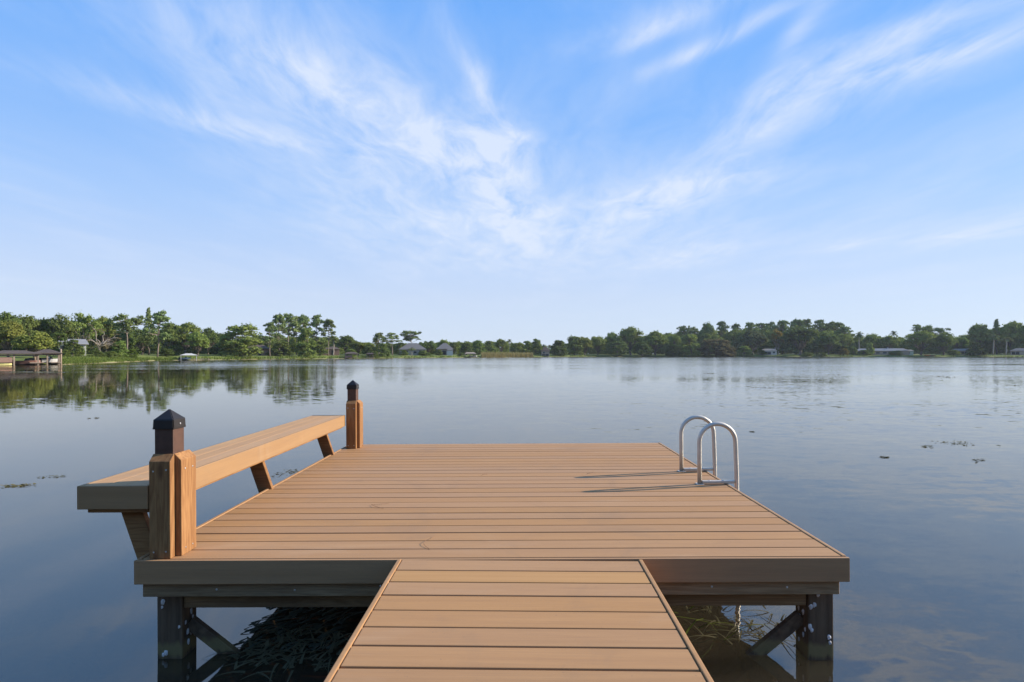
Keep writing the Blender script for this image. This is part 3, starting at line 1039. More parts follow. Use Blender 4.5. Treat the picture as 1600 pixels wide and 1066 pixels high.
def pine(seed, rx=2.6, base=5.2, leaf=0.28, clumps=38, per=50, umbrella=False, lean=0.0):
    """tall bare trunk, tufts on short level limbs"""
    rg = np.random.default_rng(seed)
    Q, parts = [], []
    top = np.array([lean, rg.uniform(-.2, .2), 9.4])
    parts.append(limb((0, 0, -.3), top, 0.22, 0.07, rg, k=7, n=6, jit=0.008))
    for i in range(clumps):
        t = rg.random()
        z = base + (9.6 - base) * (t ** (0.55 if umbrella else 0.8))
        f = (z - base) / (9.6 - base)
        w = rx * (0.55 + 0.6 * f if umbrella else (0.75 + 0.45 * math.sin(math.pi * min(1, f * 0.9 + 0.12)) - 0.42 * f))
        if umbrella and f > 0.8:
            w *= 1 - (f - 0.8) * 1.7
        a = rg.uniform(0, 2 * math.pi)
        rr = w * (0.2 + 0.95 * math.sqrt(rg.random())) * (1 + 0.3 * math.sin(2 * a + seed))
        ax = top * (z / 9.4)
        c = np.array([ax[0] + math.cos(a) * rr, ax[1] + math.sin(a) * rr, z])
        Q.append(clump(c, rg.uniform(0.45, 1.1) * (rx / 2.6) ** 0.6, per, leaf, rg, 0.6, low=-0.2))
        parts.append(limb((ax[0] * .95, ax[1] * .95, z - rr * 0.35), c - np.array([0, 0, .2]), 0.075, 0.03, rg))
    return np.concatenate(Q), merge(parts)


def spire(seed, rx=1.5, leaf=0.24, per=40):
    """slender pointed conifer"""
    rg = np.random.default_rng(seed)
    Q = []
    parts = [limb((0, 0, -.3), (0.1, 0, 9.8), 0.2, 0.03, rg, k=6, n=6)]
    for i in range(34):
        z = 3.2 + 6.5 * (i / 33)
        w = rx * (1.05 - (z - 3.2) / 6.7)
        a = i * 2.4
        c = np.array([math.cos(a) * w * 0.7, math.sin(a) * w * 0.7, z])
        Q.append(clump(c, 0.28 + 0.35 * w / rx, per, leaf, rg, 0.7))
        parts.append(limb((0, 0, z), c, 0.05, 0.02, rg, n=2))
    return np.concatenate(Q), merge(parts)


def palm(seed, crown=2.1):
    """cabbage palm: ringed trunk and a ball of arching fans"""
    rg = np.random.default_rng(seed)
    Q = []
    parts = [limb((0, 0, -.3), (0.25, 0.1, 8.6), 0.24, 0.19, rg, k=8, n=6, jit=0.006)]
    hub = np.array([0.25, 0.1, 8.7])
    for i in range(30):
        a = rg.uniform(0, 2 * math.pi)
        el = rg.uniform(-0.75, 1.25)
        d = np.array([math.cos(a) * math.cos(el), math.sin(a) * math.cos(el), math.sin(el)])
        L = crown * rg.uniform(0.8, 1.1)
        side = np.cross(d, [0, 0, 1.0]); side /= np.linalg.norm(side) + 1e-9
        pts = [hub + d * L * t + np.array([0, 0, -1.0]) * (L * 0.42 * t * t) for t in (0.15, 0.45, 0.7, 0.88, 1.0)]
        wd = [0.03, 0.24, 0.34, 0.24, 0.04]
        for j in range(4):
            for s in (-1, 1):
                for k in range(2):
                    e0 = pts[j] + side * s * wd[j] * (k + .2) / 2 * 1.0 - np.array([0, 0, 0.12 * k])
                    e1 = pts[j + 1] + side * s * wd[j + 1] * (k + .2) / 2 - np.array([0, 0, 0.12 * k])
                    o = side * s * 0.15
                    Q.append(np.array([[e0, e1, e1 + o - [0, 0, .06], e0 + o - [0, 0, .06]]]))
        parts.append(tube([hub, pts[0], pts[1]], [0.05, 0.035, 0.02], 4))
    return np.concatenate(Q), merge(parts)


def bare(seed):
    """half dead tree: pale spreading limbs with sparse tufts"""
    rg = np.random.default_rng(seed)
    Q = []
    parts = [limb((0, 0, -.3), (0.1, 0, 4), 0.26, 0.18, rg, k=7)]
    for i in range(16):
        a = rg.uniform(0, 2 * math.pi)
        z = rg.uniform(3.0, 9.6)
        r = rg.uniform(1.6, 3.8) * (1.1 - abs(z - 6) / 7)
        c = np.array([math.cos(a) * r, math.sin(a) * r, z])
        parts.append(limb((0.1, 0, rg.uniform(2.2, 4)), c, 0.13, 0.03, rg, sag=.5, n=5))
        for k in range(2):
            c2 = c + rg.normal(0, 0.8, 3)
            parts.append(limb(c * 0.75 + np.array([0, 0, z * 0.22]), c2, 0.06, 0.02, rg, n=3))
            if rg.random() < .8:
                Q.append(clump(c2, 0.65, 22, 0.22, rg, 0.8))
    return np.concatenate(Q), merge(parts)


PROTO = {}


def add_proto(kind, data, radius, bark):
    Q, (v, f) = data
    crown = quadmesh(kind + '_crown', Q, LEAF['mid'])
    trunk = pymesh(kind + '_trunk', v, f, bark, True)
    top = float(np.percentile(Q[:, :, 2], 99.7))
    PROTO.setdefault(kind, []).append((crown, trunk, radius, top, Q))


for i in range(4): add_proto('oak', oak(20 + i, base=0.7 + 0.35 * i), 4.9, M['bark'])
for i in range(3): add_proto('loose', oak(40 + i, base=1.8, clumps=56, per=56, openness=0.5), 5.0, M['palebark'])
for i in range(4): add_proto('bushy', bushy(60 + i, taper=0.15 + .2 * i), 3.5, M['bark'])
for i in range(3): add_proto('willow', oak(80 + i, rx=4.4, base=1.2, droop=1.3, clumps=72, per=62), 4.7, M['bark'])
for i in range(5): add_proto('pine', pine(100 + i, lean=(i - 2) * 0.35, base=3.4 + 0.35 * i), 2.9, M['pinebark'])
for i in range(3): add_proto('umbrella', pine(120 + i, rx=3.6, base=5.6, umbrella=True, clumps=46, per=52), 4.0, M['pinebark'])
add_proto('spire', spire(140), 1.7, M['bark'])
for i in range(2): add_proto('palm', palm(150 + i), 2.2, M['palebark'])
add_proto('bare', bare(160), 3.9, M['palebark'])

tr = random.Random(5)
_n = {}
CAT = {'palm': 'palm tree', 'spire': 'conifer', 'pine': 'pine tree', 'umbrella': 'pine tree', 'bushy': 'tree', 'oak': 'tree', 'loose': 'tree', 'willow': 'tree', 'bare': 'tree'}
NAM = {'palm': 'palm_tree', 'spire': 'conifer_tree', 'pine': 'pine_tree', 'umbrella': 'pine_tree', 'bushy': 'leafy_tree', 'oak': 'oak_tree', 'loose': 'loose_tree', 'willow': 'willow_tree', 'bare': 'bare_tree'}


def tree(kind, px, ytop, hw, s, leaf, label, group=None, name=None, cat=None, ybase=None):
    """kind of tree seen at photo column px with its top at row ytop and half width hw, s metres behind the waterline"""
    p, dep = setback_point(px, s)
    k = _n.get(kind, 0)
    _n[kind] = k + 1
    crown, trunk, rad, top, _ = PROTO[kind][k % len(PROTO[kind])]
    h = (YH - ytop) * dep / FPX + CAMH - p.z
    sz = h / top
    sx = hw * dep / FPX / rad
    root = tag(empty(name or NAM[kind], p, (0, 0, tr.uniform(0, 6.28))), label, cat or CAT[kind], group)
    root.scale = (sx, sx, sz)
    c = link('crown', crown, None, root)
    c.material_slots[0].link = 'OBJECT'
    c.material_slots[0].material = LEAF[leaf]
    link('trunk', trunk, None, root)
    return root


SHRUB_CAT = 'bush'


def bush(px, ytop, hw, s, leaf, label):
    return tree('bushy', px, ytop, hw, s, leaf, label, 'bushes on the shore', 'bush', 'bush')


TREES = [
    # left bay
    ('oak', 8, 489, 26, 46, 'dark', 'dark broad tree at the far left edge behind the boathouses'),
    ('willow', 14, 502, 24, 16, 'yellowgreen', 'yellow green drooping tree at the far left, over the open boathouse'),
    ('willow', 54, 518, 27, 12, 'yellowgreen', 'low yellow green tree spreading above the two boathouse roofs'),
    ('oak', 40, 494, 22, 50, 'dark', 'dark tree behind the low yellow green tree'),
    ('oak', 70, 499, 20, 52, 'dark', 'dark tree left of the white house, lower than its neighbour'),
    ('loose', 95, 491, 20, 50, 'dark', 'tall dark loose tree above the white house'),
    ('bushy', 92, 520, 14, 22, 'dark', 'dark full tree right behind the tall wooden pole'),
    ('loose', 130, 490, 24, 44, 'mid', 'big loose oak with pale limbs right of the white house'),
    ('bushy', 115, 531, 10, 14, 'dark', 'vine covered tree standing before the white house'),
    ('bare', 157, 508, 22, 22, 'brown', 'half dead tree with pale bare limbs on the left bank'),
    ('oak', 165, 496, 20, 50, 'mid', 'rounded green tree behind the half dead tree'),
    ('umbrella', 198, 492, 23, 26, 'pine', 'flat topped pine with a pinkish trunk on the left bank'),
    ('oak', 190, 520, 20, 44, 'dark', 'dark low tree behind the flat topped pine'),
    ('bushy', 187, 533, 12, 12, 'light', 'light green tree at the foot of the flat topped pine'),
    ('spire', 232, 481, 9, 30, 'pine', 'slender pointed conifer, tallest tip of the left shore'),
    ('pine', 246, 486, 17, 10, 'pine', 'tall pine with a bare pale trunk beside the pointed conifer'),
    ('oak', 222, 522, 18, 36, 'dark', 'dark tree under the pointed conifer'),
    ('oak', 266, 505, 18, 36, 'mid', 'rounded tree right of the tall bare trunked pine'),
    ('oak', 290, 505, 22, 34, 'mid', 'broad green tree behind the white canopy dock'),
    ('willow', 308, 519, 19, 12, 'light', 'lighter low tree hanging over the white canopy dock'),
    ('bushy', 270, 528, 14, 20, 'dark', 'dark full tree left of the white canopy dock'),
    ('oak', 325, 513, 16, 46, 'dark', 'dark tree right of the white canopy dock, set back'),
    ('oak', 343, 521, 14, 46, 'dark', 'small dark tree left of the big tree reaching the ground'),
    ('bushy', 377, 508, 30, 8, 'mid', 'big rounded tree reaching down to the ground at the shore'),
    ('bushy', 345, 538, 18, 22, 'dark', 'low dark thicket tree left of the big rounded shore tree'),
    ('bushy', 410, 528, 16, 34, 'dark', 'dark low tree between the big rounded tree and the pines'),
    ('pine', 422, 504, 11, 10, 'pine', 'leftmost pine of the tall group, with its pale trunk bare'),
    ('pine', 436, 491, 12, 20, 'pine', 'second pine from the left in the tall group'),
    ('pine', 449, 490, 15, 26, 'pine', 'broadest pine of the tall group'),
    ('pine', 463, 494, 12, 30, 'pine', 'pine in the middle of the tall group'),
    ('pine', 478, 492, 12, 24, 'pine', 'pine above the cone shaped tree in the tall group'),
    ('pine', 494, 492, 11, 22, 'pine', 'second pine from the right in the tall group'),
    ('pine', 513, 499, 12, 16, 'pine', 'rightmost pine of the tall group'),
    ('bushy', 478, 514, 17, 6, 'mid', 'cone shaped leafy tree at the foot of the pines'),
    ('bushy', 441, 533, 15, 12, 'mid', 'low leafy tree under the broadest pine'),
    ('bushy', 500, 533, 14, 16, 'dark', 'dark low tree under the right pines'),
    ('palm', 521, 529, 9, 10, 'palm', 'pale cabbage palm right of the tall pine group'),
    ('oak', 541, 525, 18, 32, 'dark', 'dark round tree behind the small red brown boathouse'),
    ('oak', 560, 534, 14, 20, 'mid', 'low green tree right of the dark round tree'),
    # far centre
    ('bushy', 578, 538, 13, 12, 'mid', 'low bushy tree left of the two paired pines'),
    ('pine', 592, 520, 11, 18, 'pine', 'left one of the two paired pines'),
    ('pine', 613, 520, 12, 16, 'pine', 'right one of the two paired pines'),
    ('bushy', 598, 537, 12, 5, 'mid', 'bushy tree at the foot of the two paired pines'),
    ('umbrella', 643, 517, 15, 45, 'pine', 'lone flat topped pine above the wide grey roofed house'),
    ('palm', 643, 543, 7, 4, 'palm', 'short palm on the shore before the wide grey roofed house'),
    ('bushy', 626, 536, 9, 50, 'mid', 'tree left of the lone flat topped pine, behind the house'),
    ('oak', 669, 533, 14, 50, 'dark', 'dark round tree between the two grey roofed houses'),
    ('oak', 693, 531, 10, 48, 'light', 'lighter tree behind the steep grey roofed house'),
    ('oak', 708, 535, 10, 55, 'dark', 'dark tree right of the steep grey roofed house'),
    ('bushy', 729, 536, 12, 26, 'dark', 'dark bushy tree behind the shore boathouse'),
    ('bushy', 747, 532, 12, 30, 'mid', 'green tree right behind the shore boathouse'),
    ('bushy', 765, 533, 12, 30, 'mid', 'green tree above the left end of the reeds'),
    ('oak', 783, 530, 11, 34, 'mid', 'rounded tree above the middle of the reeds'),
    ('palm', 797, 530, 5, 30, 'palm', 'thin palm poking above the trees behind the reeds'),
    ('bushy', 809, 536, 12, 26, 'mid', 'low tree above the right half of the reeds'),
    ('bushy', 824, 533, 10, 30, 'mid', 'bushy tree above the right end of the reeds'),
    ('bushy', 838, 530, 10, 14, 'mid', 'taller tree at the right end of the reeds'),
    ('palm', 849, 538, 5, 30, 'palm', 'left palm of the pair above the brown shore house'),
    ('palm', 858, 539, 5, 30, 'palm', 'right palm of the pair above the brown shore house'),
    ('bushy', 873, 532, 15, 8, 'dark', 'round dark tree right of the brown shore house'),
    ('bushy', 898, 526, 14, 16, 'mid', 'leftmost tree of the dense wood right of centre'),
    ('oak', 914, 527, 14, 14, 'yellowgreen', 'yellowish tree near the left end of the dense wood'),
    ('oak', 934, 526, 15, 18, 'mid', 'tree between the yellowish and the higher trees of the wood'),
    ('oak', 956, 520, 14, 22, 'mid', 'rounded tree left of the highest hump of the wood'),
    ('oak', 985, 511, 20, 20, 'mid', 'highest rounded tree of the dense wood right of centre'),
    ('bushy', 965, 534, 18, 6, 'dark', 'dark shore tree in front of the highest hump'),
    ('oak', 1024, 518, 21, 14, 'mid', 'second rounded hump of the dense wood'),
    ('bushy', 1003, 534, 16, 5, 'dark', 'dark shore tree between the two humps of the wood'),
    ('oak', 1050, 523, 14, 18, 'mid', 'tree right of the second hump of the wood'),
    ('umbrella', 1069, 509, 9, 60, 'pine', 'small flat pine top standing above the wood'),
    ('pine', 1085, 511, 9, 60, 'pine', 'pine right of the small flat pine top'),
    ('bushy', 1076, 523, 20, 6, 'mid', 'large rounded shore tree left of the olive brown trees'),
    ('oak', 1105, 505, 13, 50, 'pine', 'rounded dark crown behind the olive brown shore tree'),
    ('pine', 1129, 502, 10, 60, 'pine', 'sparse pine with gaps of sky left of the pine row'),
    ('pine', 1150, 506, 9, 60, 'pine', 'thin pine between the sparse pine and the pine row'),
    ('bushy', 1118, 530, 26, 4, 'brown', 'olive brown spreading shore tree'),
    ('bushy', 1052, 540, 14, 3, 'dark', 'low dark shore tree left of the large rounded one'),
    ('willow', 1176, 516, 21, 22, 'willow', 'pale grey green willow like tree behind the white house'),
    ('loose', 1216, 516, 12, 40, 'yellow', 'yellow tree standing between green trees on the right'),
    ('oak', 1250, 510, 30, 10, 'dark', 'wide dark oak right of the white house on the far lawn'),
    ('oak', 1295, 520, 18, 30, 'mid', 'green tree right of the wide dark oak'),
    ('bushy', 1312, 530, 16, 45, 'dark', 'dark tree behind the yellow bush'),
    ('palm', 1342, 518, 8, 30, 'palm', 'tall palm at the left end of the long low house'),
    ('oak', 1362, 522, 14, 50, 'mid', 'tree behind the left half of the long low house'),
    ('oak', 1389, 525, 16, 48, 'mid', 'rounded tree behind the middle of the long low house'),
    ('palm', 1398, 517, 7, 70, 'palm', 'ragged palm top above the long low house'),
    ('umbrella', 1441, 507, 15, 70, 'pine', 'flat spreading pine top above the round green oak'),
    ('oak', 1439, 518, 22, 14, 'mid', 'round green oak on the lawn right of the long low house'),
    ('oak', 1474, 520, 19, 16, 'mid', 'second round oak on the lawn, beside the orange boats'),
    ('umbrella', 1469, 512, 11, 70, 'pine', 'small dark pine top above the second round oak'),
    ('oak', 1498, 527, 14, 34, 'light', 'light green tree behind the low cream house'),
    ('oak', 1530, 507, 18, 50, 'mid', 'tree on the left slope of the wood at the far right'),
    ('spire', 1557, 499, 9, 52, 'pine', 'pointed tree top, highest of the wood at the far right'),
    ('oak', 1580, 503, 18, 46, 'mid', 'rounded tree right of the pointed top at the far right'),
    ('oak', 1601, 504, 16, 44, 'mid', 'tree cut by the right edge of the picture'),
    ('bushy', 1525, 535, 14, 8, 'dark', 'dark bushy tree on the shore right of the low cream house'),
    ('palm', 1552, 522, 9, 14, 'palm', 'left shore palm before the wood at the far right'),
    ('palm', 1572, 527, 9, 14, 'palm', 'right shore palm before the wood at the far right'),
    ('bushy', 1595, 530, 12, 40, 'dark', 'dark low tree above the roof at the right edge'),
]
ORD = ['first', 'second', 'third', 'fourth', 'fifth', 'sixth', 'seventh', 'eighth', 'ninth', 'last']
PINEROW = [(1170, 504), (1186, 505), (1201, 503), (1222, 501), (1245, 499), (1261, 499), (1277, 500), (1294, 503), (1307, 504), (1319, 510)]
for t in TREES:
    tree(*t)
for i, (px, yt) in enumerate(PINEROW):
    tree('pine', px, yt, 13, 62 + (i % 3) * 6, 'pine', ORD[i] + ' pine from the left in the even row behind the far right lawn',
         'row of tall pines behind the far right lawn')

BUSHES = [
    (206, 546, 9, 6, 'lime', 'bright lime bush on the left bank'),
    (172, 549, 12, 9, 'mid', 'green bush left of the lime bush'),
    (150, 547, 13, 16, 'dark', 'dark bush under the half dead tree'),
    (124, 541, 8, 18, 'mid', 'low bush before the white house on the left'),
    (103, 546, 7, 16, 'mid', 'small bush at the left corner of the white house'),
    (260, 545, 12, 14, 'dark', 'dark bush right of the bare pale trunk'),
    (425, 547, 10, 14, 'dark', 'dark bush under the leftmost pine of the group'),
    (548, 546, 9, 8, 'mid', 'bush behind the small red brown boathouse'),
    (583, 549, 9, 3, 'mid', 'waterside bush left of the paired pines'),
    (668, 551, 8, 12, 'mid', 'hedge like bush between the grey roofed houses'),
    (630, 547, 9, 16, 'mid', 'leafy bush before the left end of the wide cream house'),
    (661, 548, 7, 14, 'light', 'light bush before the right end of the wide cream house'),
    (686, 547, 6, 14, 'mid', 'bush at the left corner of the steep roofed house'),
    (1190, 547, 8, 12, 'dark', 'dark bush before the left half of the far white house'),
    (1350, 547, 10, 12, 'mid', 'bush before the left porch of the long low house'),
    (1400, 548, 9, 12, 'mid', 'bush before the right porch of the long low house'),
    (1490, 547, 9, 14, 'mid', 'bush before the low cream house'),
    (720, 551, 6, 8, 'dark', 'bush left of the shore boathouse'),
    (1163, 541, 13, 5, 'light', 'light green bush left of the far white house'),
    (1137, 545, 12, 3, 'brown', 'olive bush at the foot of the olive brown tree'),
    (1318, 545, 8, 12, 'yellow', 'yellow bush on the far right lawn'),
    (1262, 551, 9, 5, 'mid', 'low bush on the shore under the wide dark oak'),
    (1283, 551, 9, 5, 'lime', 'low light bush on the shore right of the wide oak'),
    (1333, 542, 6, 20, 'mid', 'bush at the left end of the long low house'),
    (1359, 536, 6, 16, 'light', 'pale bush before the roof of the long low house'),
    (1518, 545, 7, 8, 'mid', 'bush right of the low cream house'),
]
for b in BUSHES:
    bush(*b)

# the mass of trees behind them, too far and dense to count
def woodland(name, px0, px1, n, ylo, yhi, s0, s1, leaf, label, seed):
    rg = np.random.default_rng(seed)
    Q = []
    for i in range(n):
        px = px0 + (px1 - px0) * (i + rg.random()) / n
        p, dep = setback_point(px, rg.uniform(s0, s1))
        src = PROTO['bushy'][rg.integers(4)]
        q = src[4][::2].copy()
        yt = float(np.interp(px, [a for a, _ in ylo], [b for _, b in ylo])) + rg.uniform(0, yhi)
        h = (YH - yt) * dep / FPX + CAMH - p.z
        sz = h / src[3]
        sx = rg.uniform(0.8, 1.2) * max(h * 0.11, 0.9)
        a = rg.uniform(0, 6.28)
        ca, sa = math.cos(a), math.sin(a)
        x = q[:, :, 0] * ca - q[:, :, 1] * sa
        y = q[:, :, 0] * sa + q[:, :, 1] * ca
        q = np.stack([x * sx + p.x, y * sx + p.y, q[:, :, 2] * sz + p.z], -1)
        Q.append(q)
    o = link(name, quadmesh(name, np.concatenate(Q)), LEAF[leaf])
    tag(o, label, 'woodland', None, 'stuff')


woodland('woodland', -40, 430, 110, [(-40, 500), (70, 508), (200, 512), (270, 518), (330, 524), (430, 526)], 12, 54, 90, 'dark',
         'dark wood filling in behind the trees of the left bay', 1)
woodland('woodland', 400, 880, 130, [(400, 524), (520, 526), (560, 534), (640, 535), (720, 533), (800, 533), (843, 539), (860, 539), (880, 532)], 5, 50, 100, 'mid',
         'dark wood behind the houses of the far shore', 2)
woodland('woodland', 880, 1330, 130, [(880, 530), (960, 523), (1060, 518), (1150, 513), (1300, 513), (1330, 519)], 10, 40, 95, 'mid',
         'deep green wood filling in behind the right of centre shore trees', 3)
woodland('woodland', 1320, 1640, 90, [(1320, 522), (1400, 526), (1500, 525), (1530, 514), (1640, 509)], 8, 58, 100, 'mid',
         'deep green wood behind the houses of the right shore', 4)

# unseen trees added behind the camera to darken the faces turned towards it
rgb = np.random.default_rng(77)
QB = []
for i in range(26):
    a_ = math.radians(105 + 150 * (i + rgb.random()) / 26)
    r_ = shore_r((math.degrees(a_) + 180) % 360 - 180) + rgb.uniform(5, 14)
    r_ = min(r_, 34)
    src = PROTO['bushy'][rgb.integers(4)]
    q = src[4][::2] * np.array([1.1, 1.1, rgb.uniform(0.5, 0.75)])
    QB.append(q + np.array([math.sin(a_) * r_, math.cos(a_) * r_, 0.4]))
tag(link('added_shade_trees', quadmesh('added_shade_trees', np.concatenate(QB)), LEAF['brown']), 'unseen trees added on the bank behind the camera to shade the front faces', 'woodland', None, 'stuff')

# ------------------------------------------------------------------ reeds, bank grass, water weeds
def blades(name, pts, hgt, wid, rg, mat, lean=0.35, label=None, cat=None):
    Q = []
    for p in pts:
        h = hgt * rg.uniform(0.55, 1.1)
        a = rg.uniform(0, 6.28)
        s = np.array([math.cos(a), math.sin(a), 0]) * wid * rg.uniform(.6, 1.3)
        d = np.array([rg.normal(0, lean), rg.normal(0, lean), 0]) * h
        b = np.array(p)
        m1 = b + d * 0.3 + np.array([0, 0, h * 0.6])
        t = b + d + np.array([0, 0, h])
        Q.append([b - s, b + s, m1 + s * .7, m1 - s * .7])
        Q.append([m1 - s * .7, m1 + s * .7, t + s * .08, t - s * .08])
    o = link(name, quadmesh(name, np.array(Q)), mat)
    return tag(o, label, cat, None, 'stuff')


rg = np.random.default_rng(9)
pts = []
for i in range(3600):
    px = rg.uniform(752, 833)
    p, dep = setback_point(px, rg.uniform(-2.5, 4.5))
    pts.append((p.x, p.y, max(p.z, -0.1)))
blades('reed_bed', pts, 2.9, 0.10, rg, LEAF['reed'], 0.12, 'tan reed bed along the far centre shore', 'reeds')
pts = []
for i in range(5200):
    px = rg.uniform(92, 275)
    p, dep = setback_point(px, abs(rg.normal(0, 5)) * (1 if px < 200 else .6))
    pts.append((p.x, p.y, p.z - .02))
blades('bank_grass', pts, 0.55, 0.05, rg, LEAF['grass'], 0.4, 'bright rough grass along the left bank', 'grass')
pts = []
for i in range(4200):
    px = rg.uniform(270, 1640)
    p, dep = setback_point(px, abs(rg.normal(0.5, 2.2)))
    pts.append((p.x, p.y, p.z - .02))
blades('shore_grass', pts, 0.9, 0.14, rg, LEAF['grass'], 0.35, 'rough grass fringe along the far waterline', 'grass')


def mat_of_weed(px, py, half_px, depth_f, n, leaf, label, seed, hump=0.006, size=0.02):
    """floating weed: small leaves lying on the water in a ragged streak"""
    rg = np.random.default_rng(seed)
    c = on_water(px, py)
    dep = CAMH * FPX / (py - YH)
    L = half_px * dep / FPX
    Q = []
    cl = rg.uniform(-1, 1, (7, 2))
    for i in range(n):
        k = cl[rg.integers(7)]
        x = (k[0] * .8 + rg.normal(0, .16)) * L
        y = (k[1] * .7 + rg.normal(0, .3)) * L * depth_f + 0.15 * k[0] * L * depth_f
        z = 0.003 + abs(rg.normal(0, hump))
        s = size * rg.uniform(.4, 1.1)
        a = rg.uniform(-.4, .4)
        u = np.array([math.cos(a), math.sin(a), rg.normal(0, .15)]) * s * 2.2
        v = np.array([-math.sin(a), math.cos(a), rg.normal(0, .3)]) * s * .7
        b = np.array([x, y, z])
        q = np.array([b - u, b - v, b + u, b + v])
        q[:, 2] = np.maximum(q[:, 2], 0.0015)
        Q.append(q)
    o = link('floating_weed', quadmesh('floating_weed', np.array(Q)), LEAF[leaf], None, c)
    return tag(o, label, 'water weed', 'floating weed on the lake', 'stuff')


WEEDS = [(36, 759, 26, .5, 90, 'reed', 'olive clump of floating weed left of the bench'),
         (80, 745, 20, .5, 26, 'brown', 'thin trail of floating weed beyond the olive clump'),
         (1500, 694, 34, .8, 60, 'weed', 'broken patch of dark weed on the right water'),
         (1450, 698, 12, .4, 30, 'weed', 'small dark weed strip left of the broken patch'),
         (1530, 719, 12, .5, 24, 'weed', 'short dark weed strip below the broken patch'),
         (1380, 715, 9, .4, 36, 'weed', 'tiny weed scrap nearer the ladder'),
         (1172, 675, 6, .5, 20, 'weed', 'tiny dark scrap of weed beyond the ladder'),
         (152, 604, 26, 1.2, 90, 'reed', 'pale drifting stalks in the reflection of the left trees'),
         (145, 654, 8, .6, 30, 'weed', 'small dark weed above the near post'),
         (470, 738, 34, .9, 82, 'brown', 'brownish weed seen under the bench'),
         (1112, 584, 14, 2.0, 60, 'weed', 'thin dark weed streak on the far water right of centre'),
         (1190, 606, 18, 1.6, 60, 'weed', 'thin weed streak above the ladder to the right'),
         (1305, 586, 10, 2.0, 40, 'weed', 'short weed streak far out right of centre'),
         (1470, 589, 16, 2.0, 60, 'weed', 'weed streak far out on the right'),
         (1590, 603, 14, 1.8, 60, 'weed', 'weed streak near the right edge of the water')]
for i, w in enumerate(WEEDS):
    dep = CAMH * FPX / (w[1] - YH)
    mat_of_weed(*w, seed=200 + i, size=0.011 + dep * 0.0006, hump=0.004 + dep * 0.0004)


def strand(p, az, L, rise_, wid, rg, n=5):
    Q = []
    d = np.array([math.cos(az), math.sin(az), 0])
    s = np.array([-d[1], d[0], 0]) * wid
    prev = None
    for i in range(n + 1):
        t = i / n
        q = np.array(p) + d * L * t + np.array([0, 0, rise_ * math.sin(math.pi * (0.1 + 0.8 * t)) - rise_ * .25])
        w = s * (1 - .85 * t)
        if prev is not None:
            Q.append([prev[0] - prev[1], prev[0] + prev[1], q + w, q - w])
        prev = (q, w)
    return Q


def tangle(name, n, xr, yr, leaf, label, seed, rise_=0.12, L=(.2, .6), wid=.006, az=(0, 6.28)):
    rg = np.random.default_rng(seed)
    Q = []
    for i in range(n):
        Q += strand((rg.uniform(*xr), rg.uniform(*yr), 0.0), rg.uniform(*az), rg.uniform(*L), rise_ * rg.uniform(.2, 1), wid * rg.uniform(.6, 1.4), rg)
    o = link(name, quadmesh(name, np.array(Q)), LEAF[leaf])
    tag(o, label, 'water weed', None, 'stuff')


tangle('water_grass', 11, (0.72, 1.25), (3.25, 4.3), 'grass', 'arching water grass under the right side of the platform', 31, .16, (.25, .6), .006, (-0.6, 0.5))
tangle('water_weed', 230, (-1.72, -1.12), (3.15, 4.15), 'silverweed', 'matted grey weed under the left side of the platform', 32, .02, (.06, .2), .010, (0.2, 1.3))
tangle('water_weed', 120, (-1.6, -1.0), (2.95, 3.4), 'weed', 'dark straggling weed beside the left front pile', 33, .03, (.06, .2), .009)
tangle('water_weed', 55, (1.1, 1.7), (3.25, 3.75), 'weed', 'dark floating weed beside the right front pile', 34, .03, (.06, .25), .006)


def submerged(n, xr, yr, seed, label, depth=(-.5, -.05)):
    rg = np.random.default_rng(seed)
    Q = []
    for i in range(n):
        cx, cy = rg.uniform(*xr), rg.uniform(*yr)
        for k in range(14):
            Q += strand((cx + rg.normal(0, .12), cy + rg.normal(0, .12), rg.uniform(*depth)), rg.uniform(0, 6.28), rg.uniform(.1, .35), .05, .006, rg, 3)
    o = link('submerged_weed', quadmesh('submerged_weed', np.array(Q)), LEAF['weed'])
    tag(o, label, 'water weed', None, 'stuff')


submerged(90, (-6.5, -2.2), (2.6, 9), 41, 'faint brown weed under the water left of the dock')
submerged(60, (1.9, 6), (2.6, 7), 42, 'faint brown weed under the water right of the dock')

# ------------------------------------------------------------------ far buildings
def face_cam(p):
    return math.atan2(-p.x, p.y)


def hip_roof(w, d, h, over, ridge, z, thick=0.12):
    """hip (ridge < w) or gable (ridge = full) roof solid"""
    a, b = w / 2 + over, d / 2 + over
    r = ridge / 2
    V = [(-a, -b, z), (a, -b, z), (a, b, z), (-a, b, z), (-a, -b, z + thick), (a, -b, z + thick), (a, b, z + thick), (-a, b, z + thick),
         (-r, 0, z + h), (r, 0, z + h)]
    F = [(3, 2, 1, 0), (0, 1, 5, 4), (1, 2, 6, 5), (2, 3, 7, 6), (3, 0, 4, 7), (4, 5, 9, 8), (6, 7, 8, 9), (5, 6, 9), (7, 4, 8)]
    return V, F


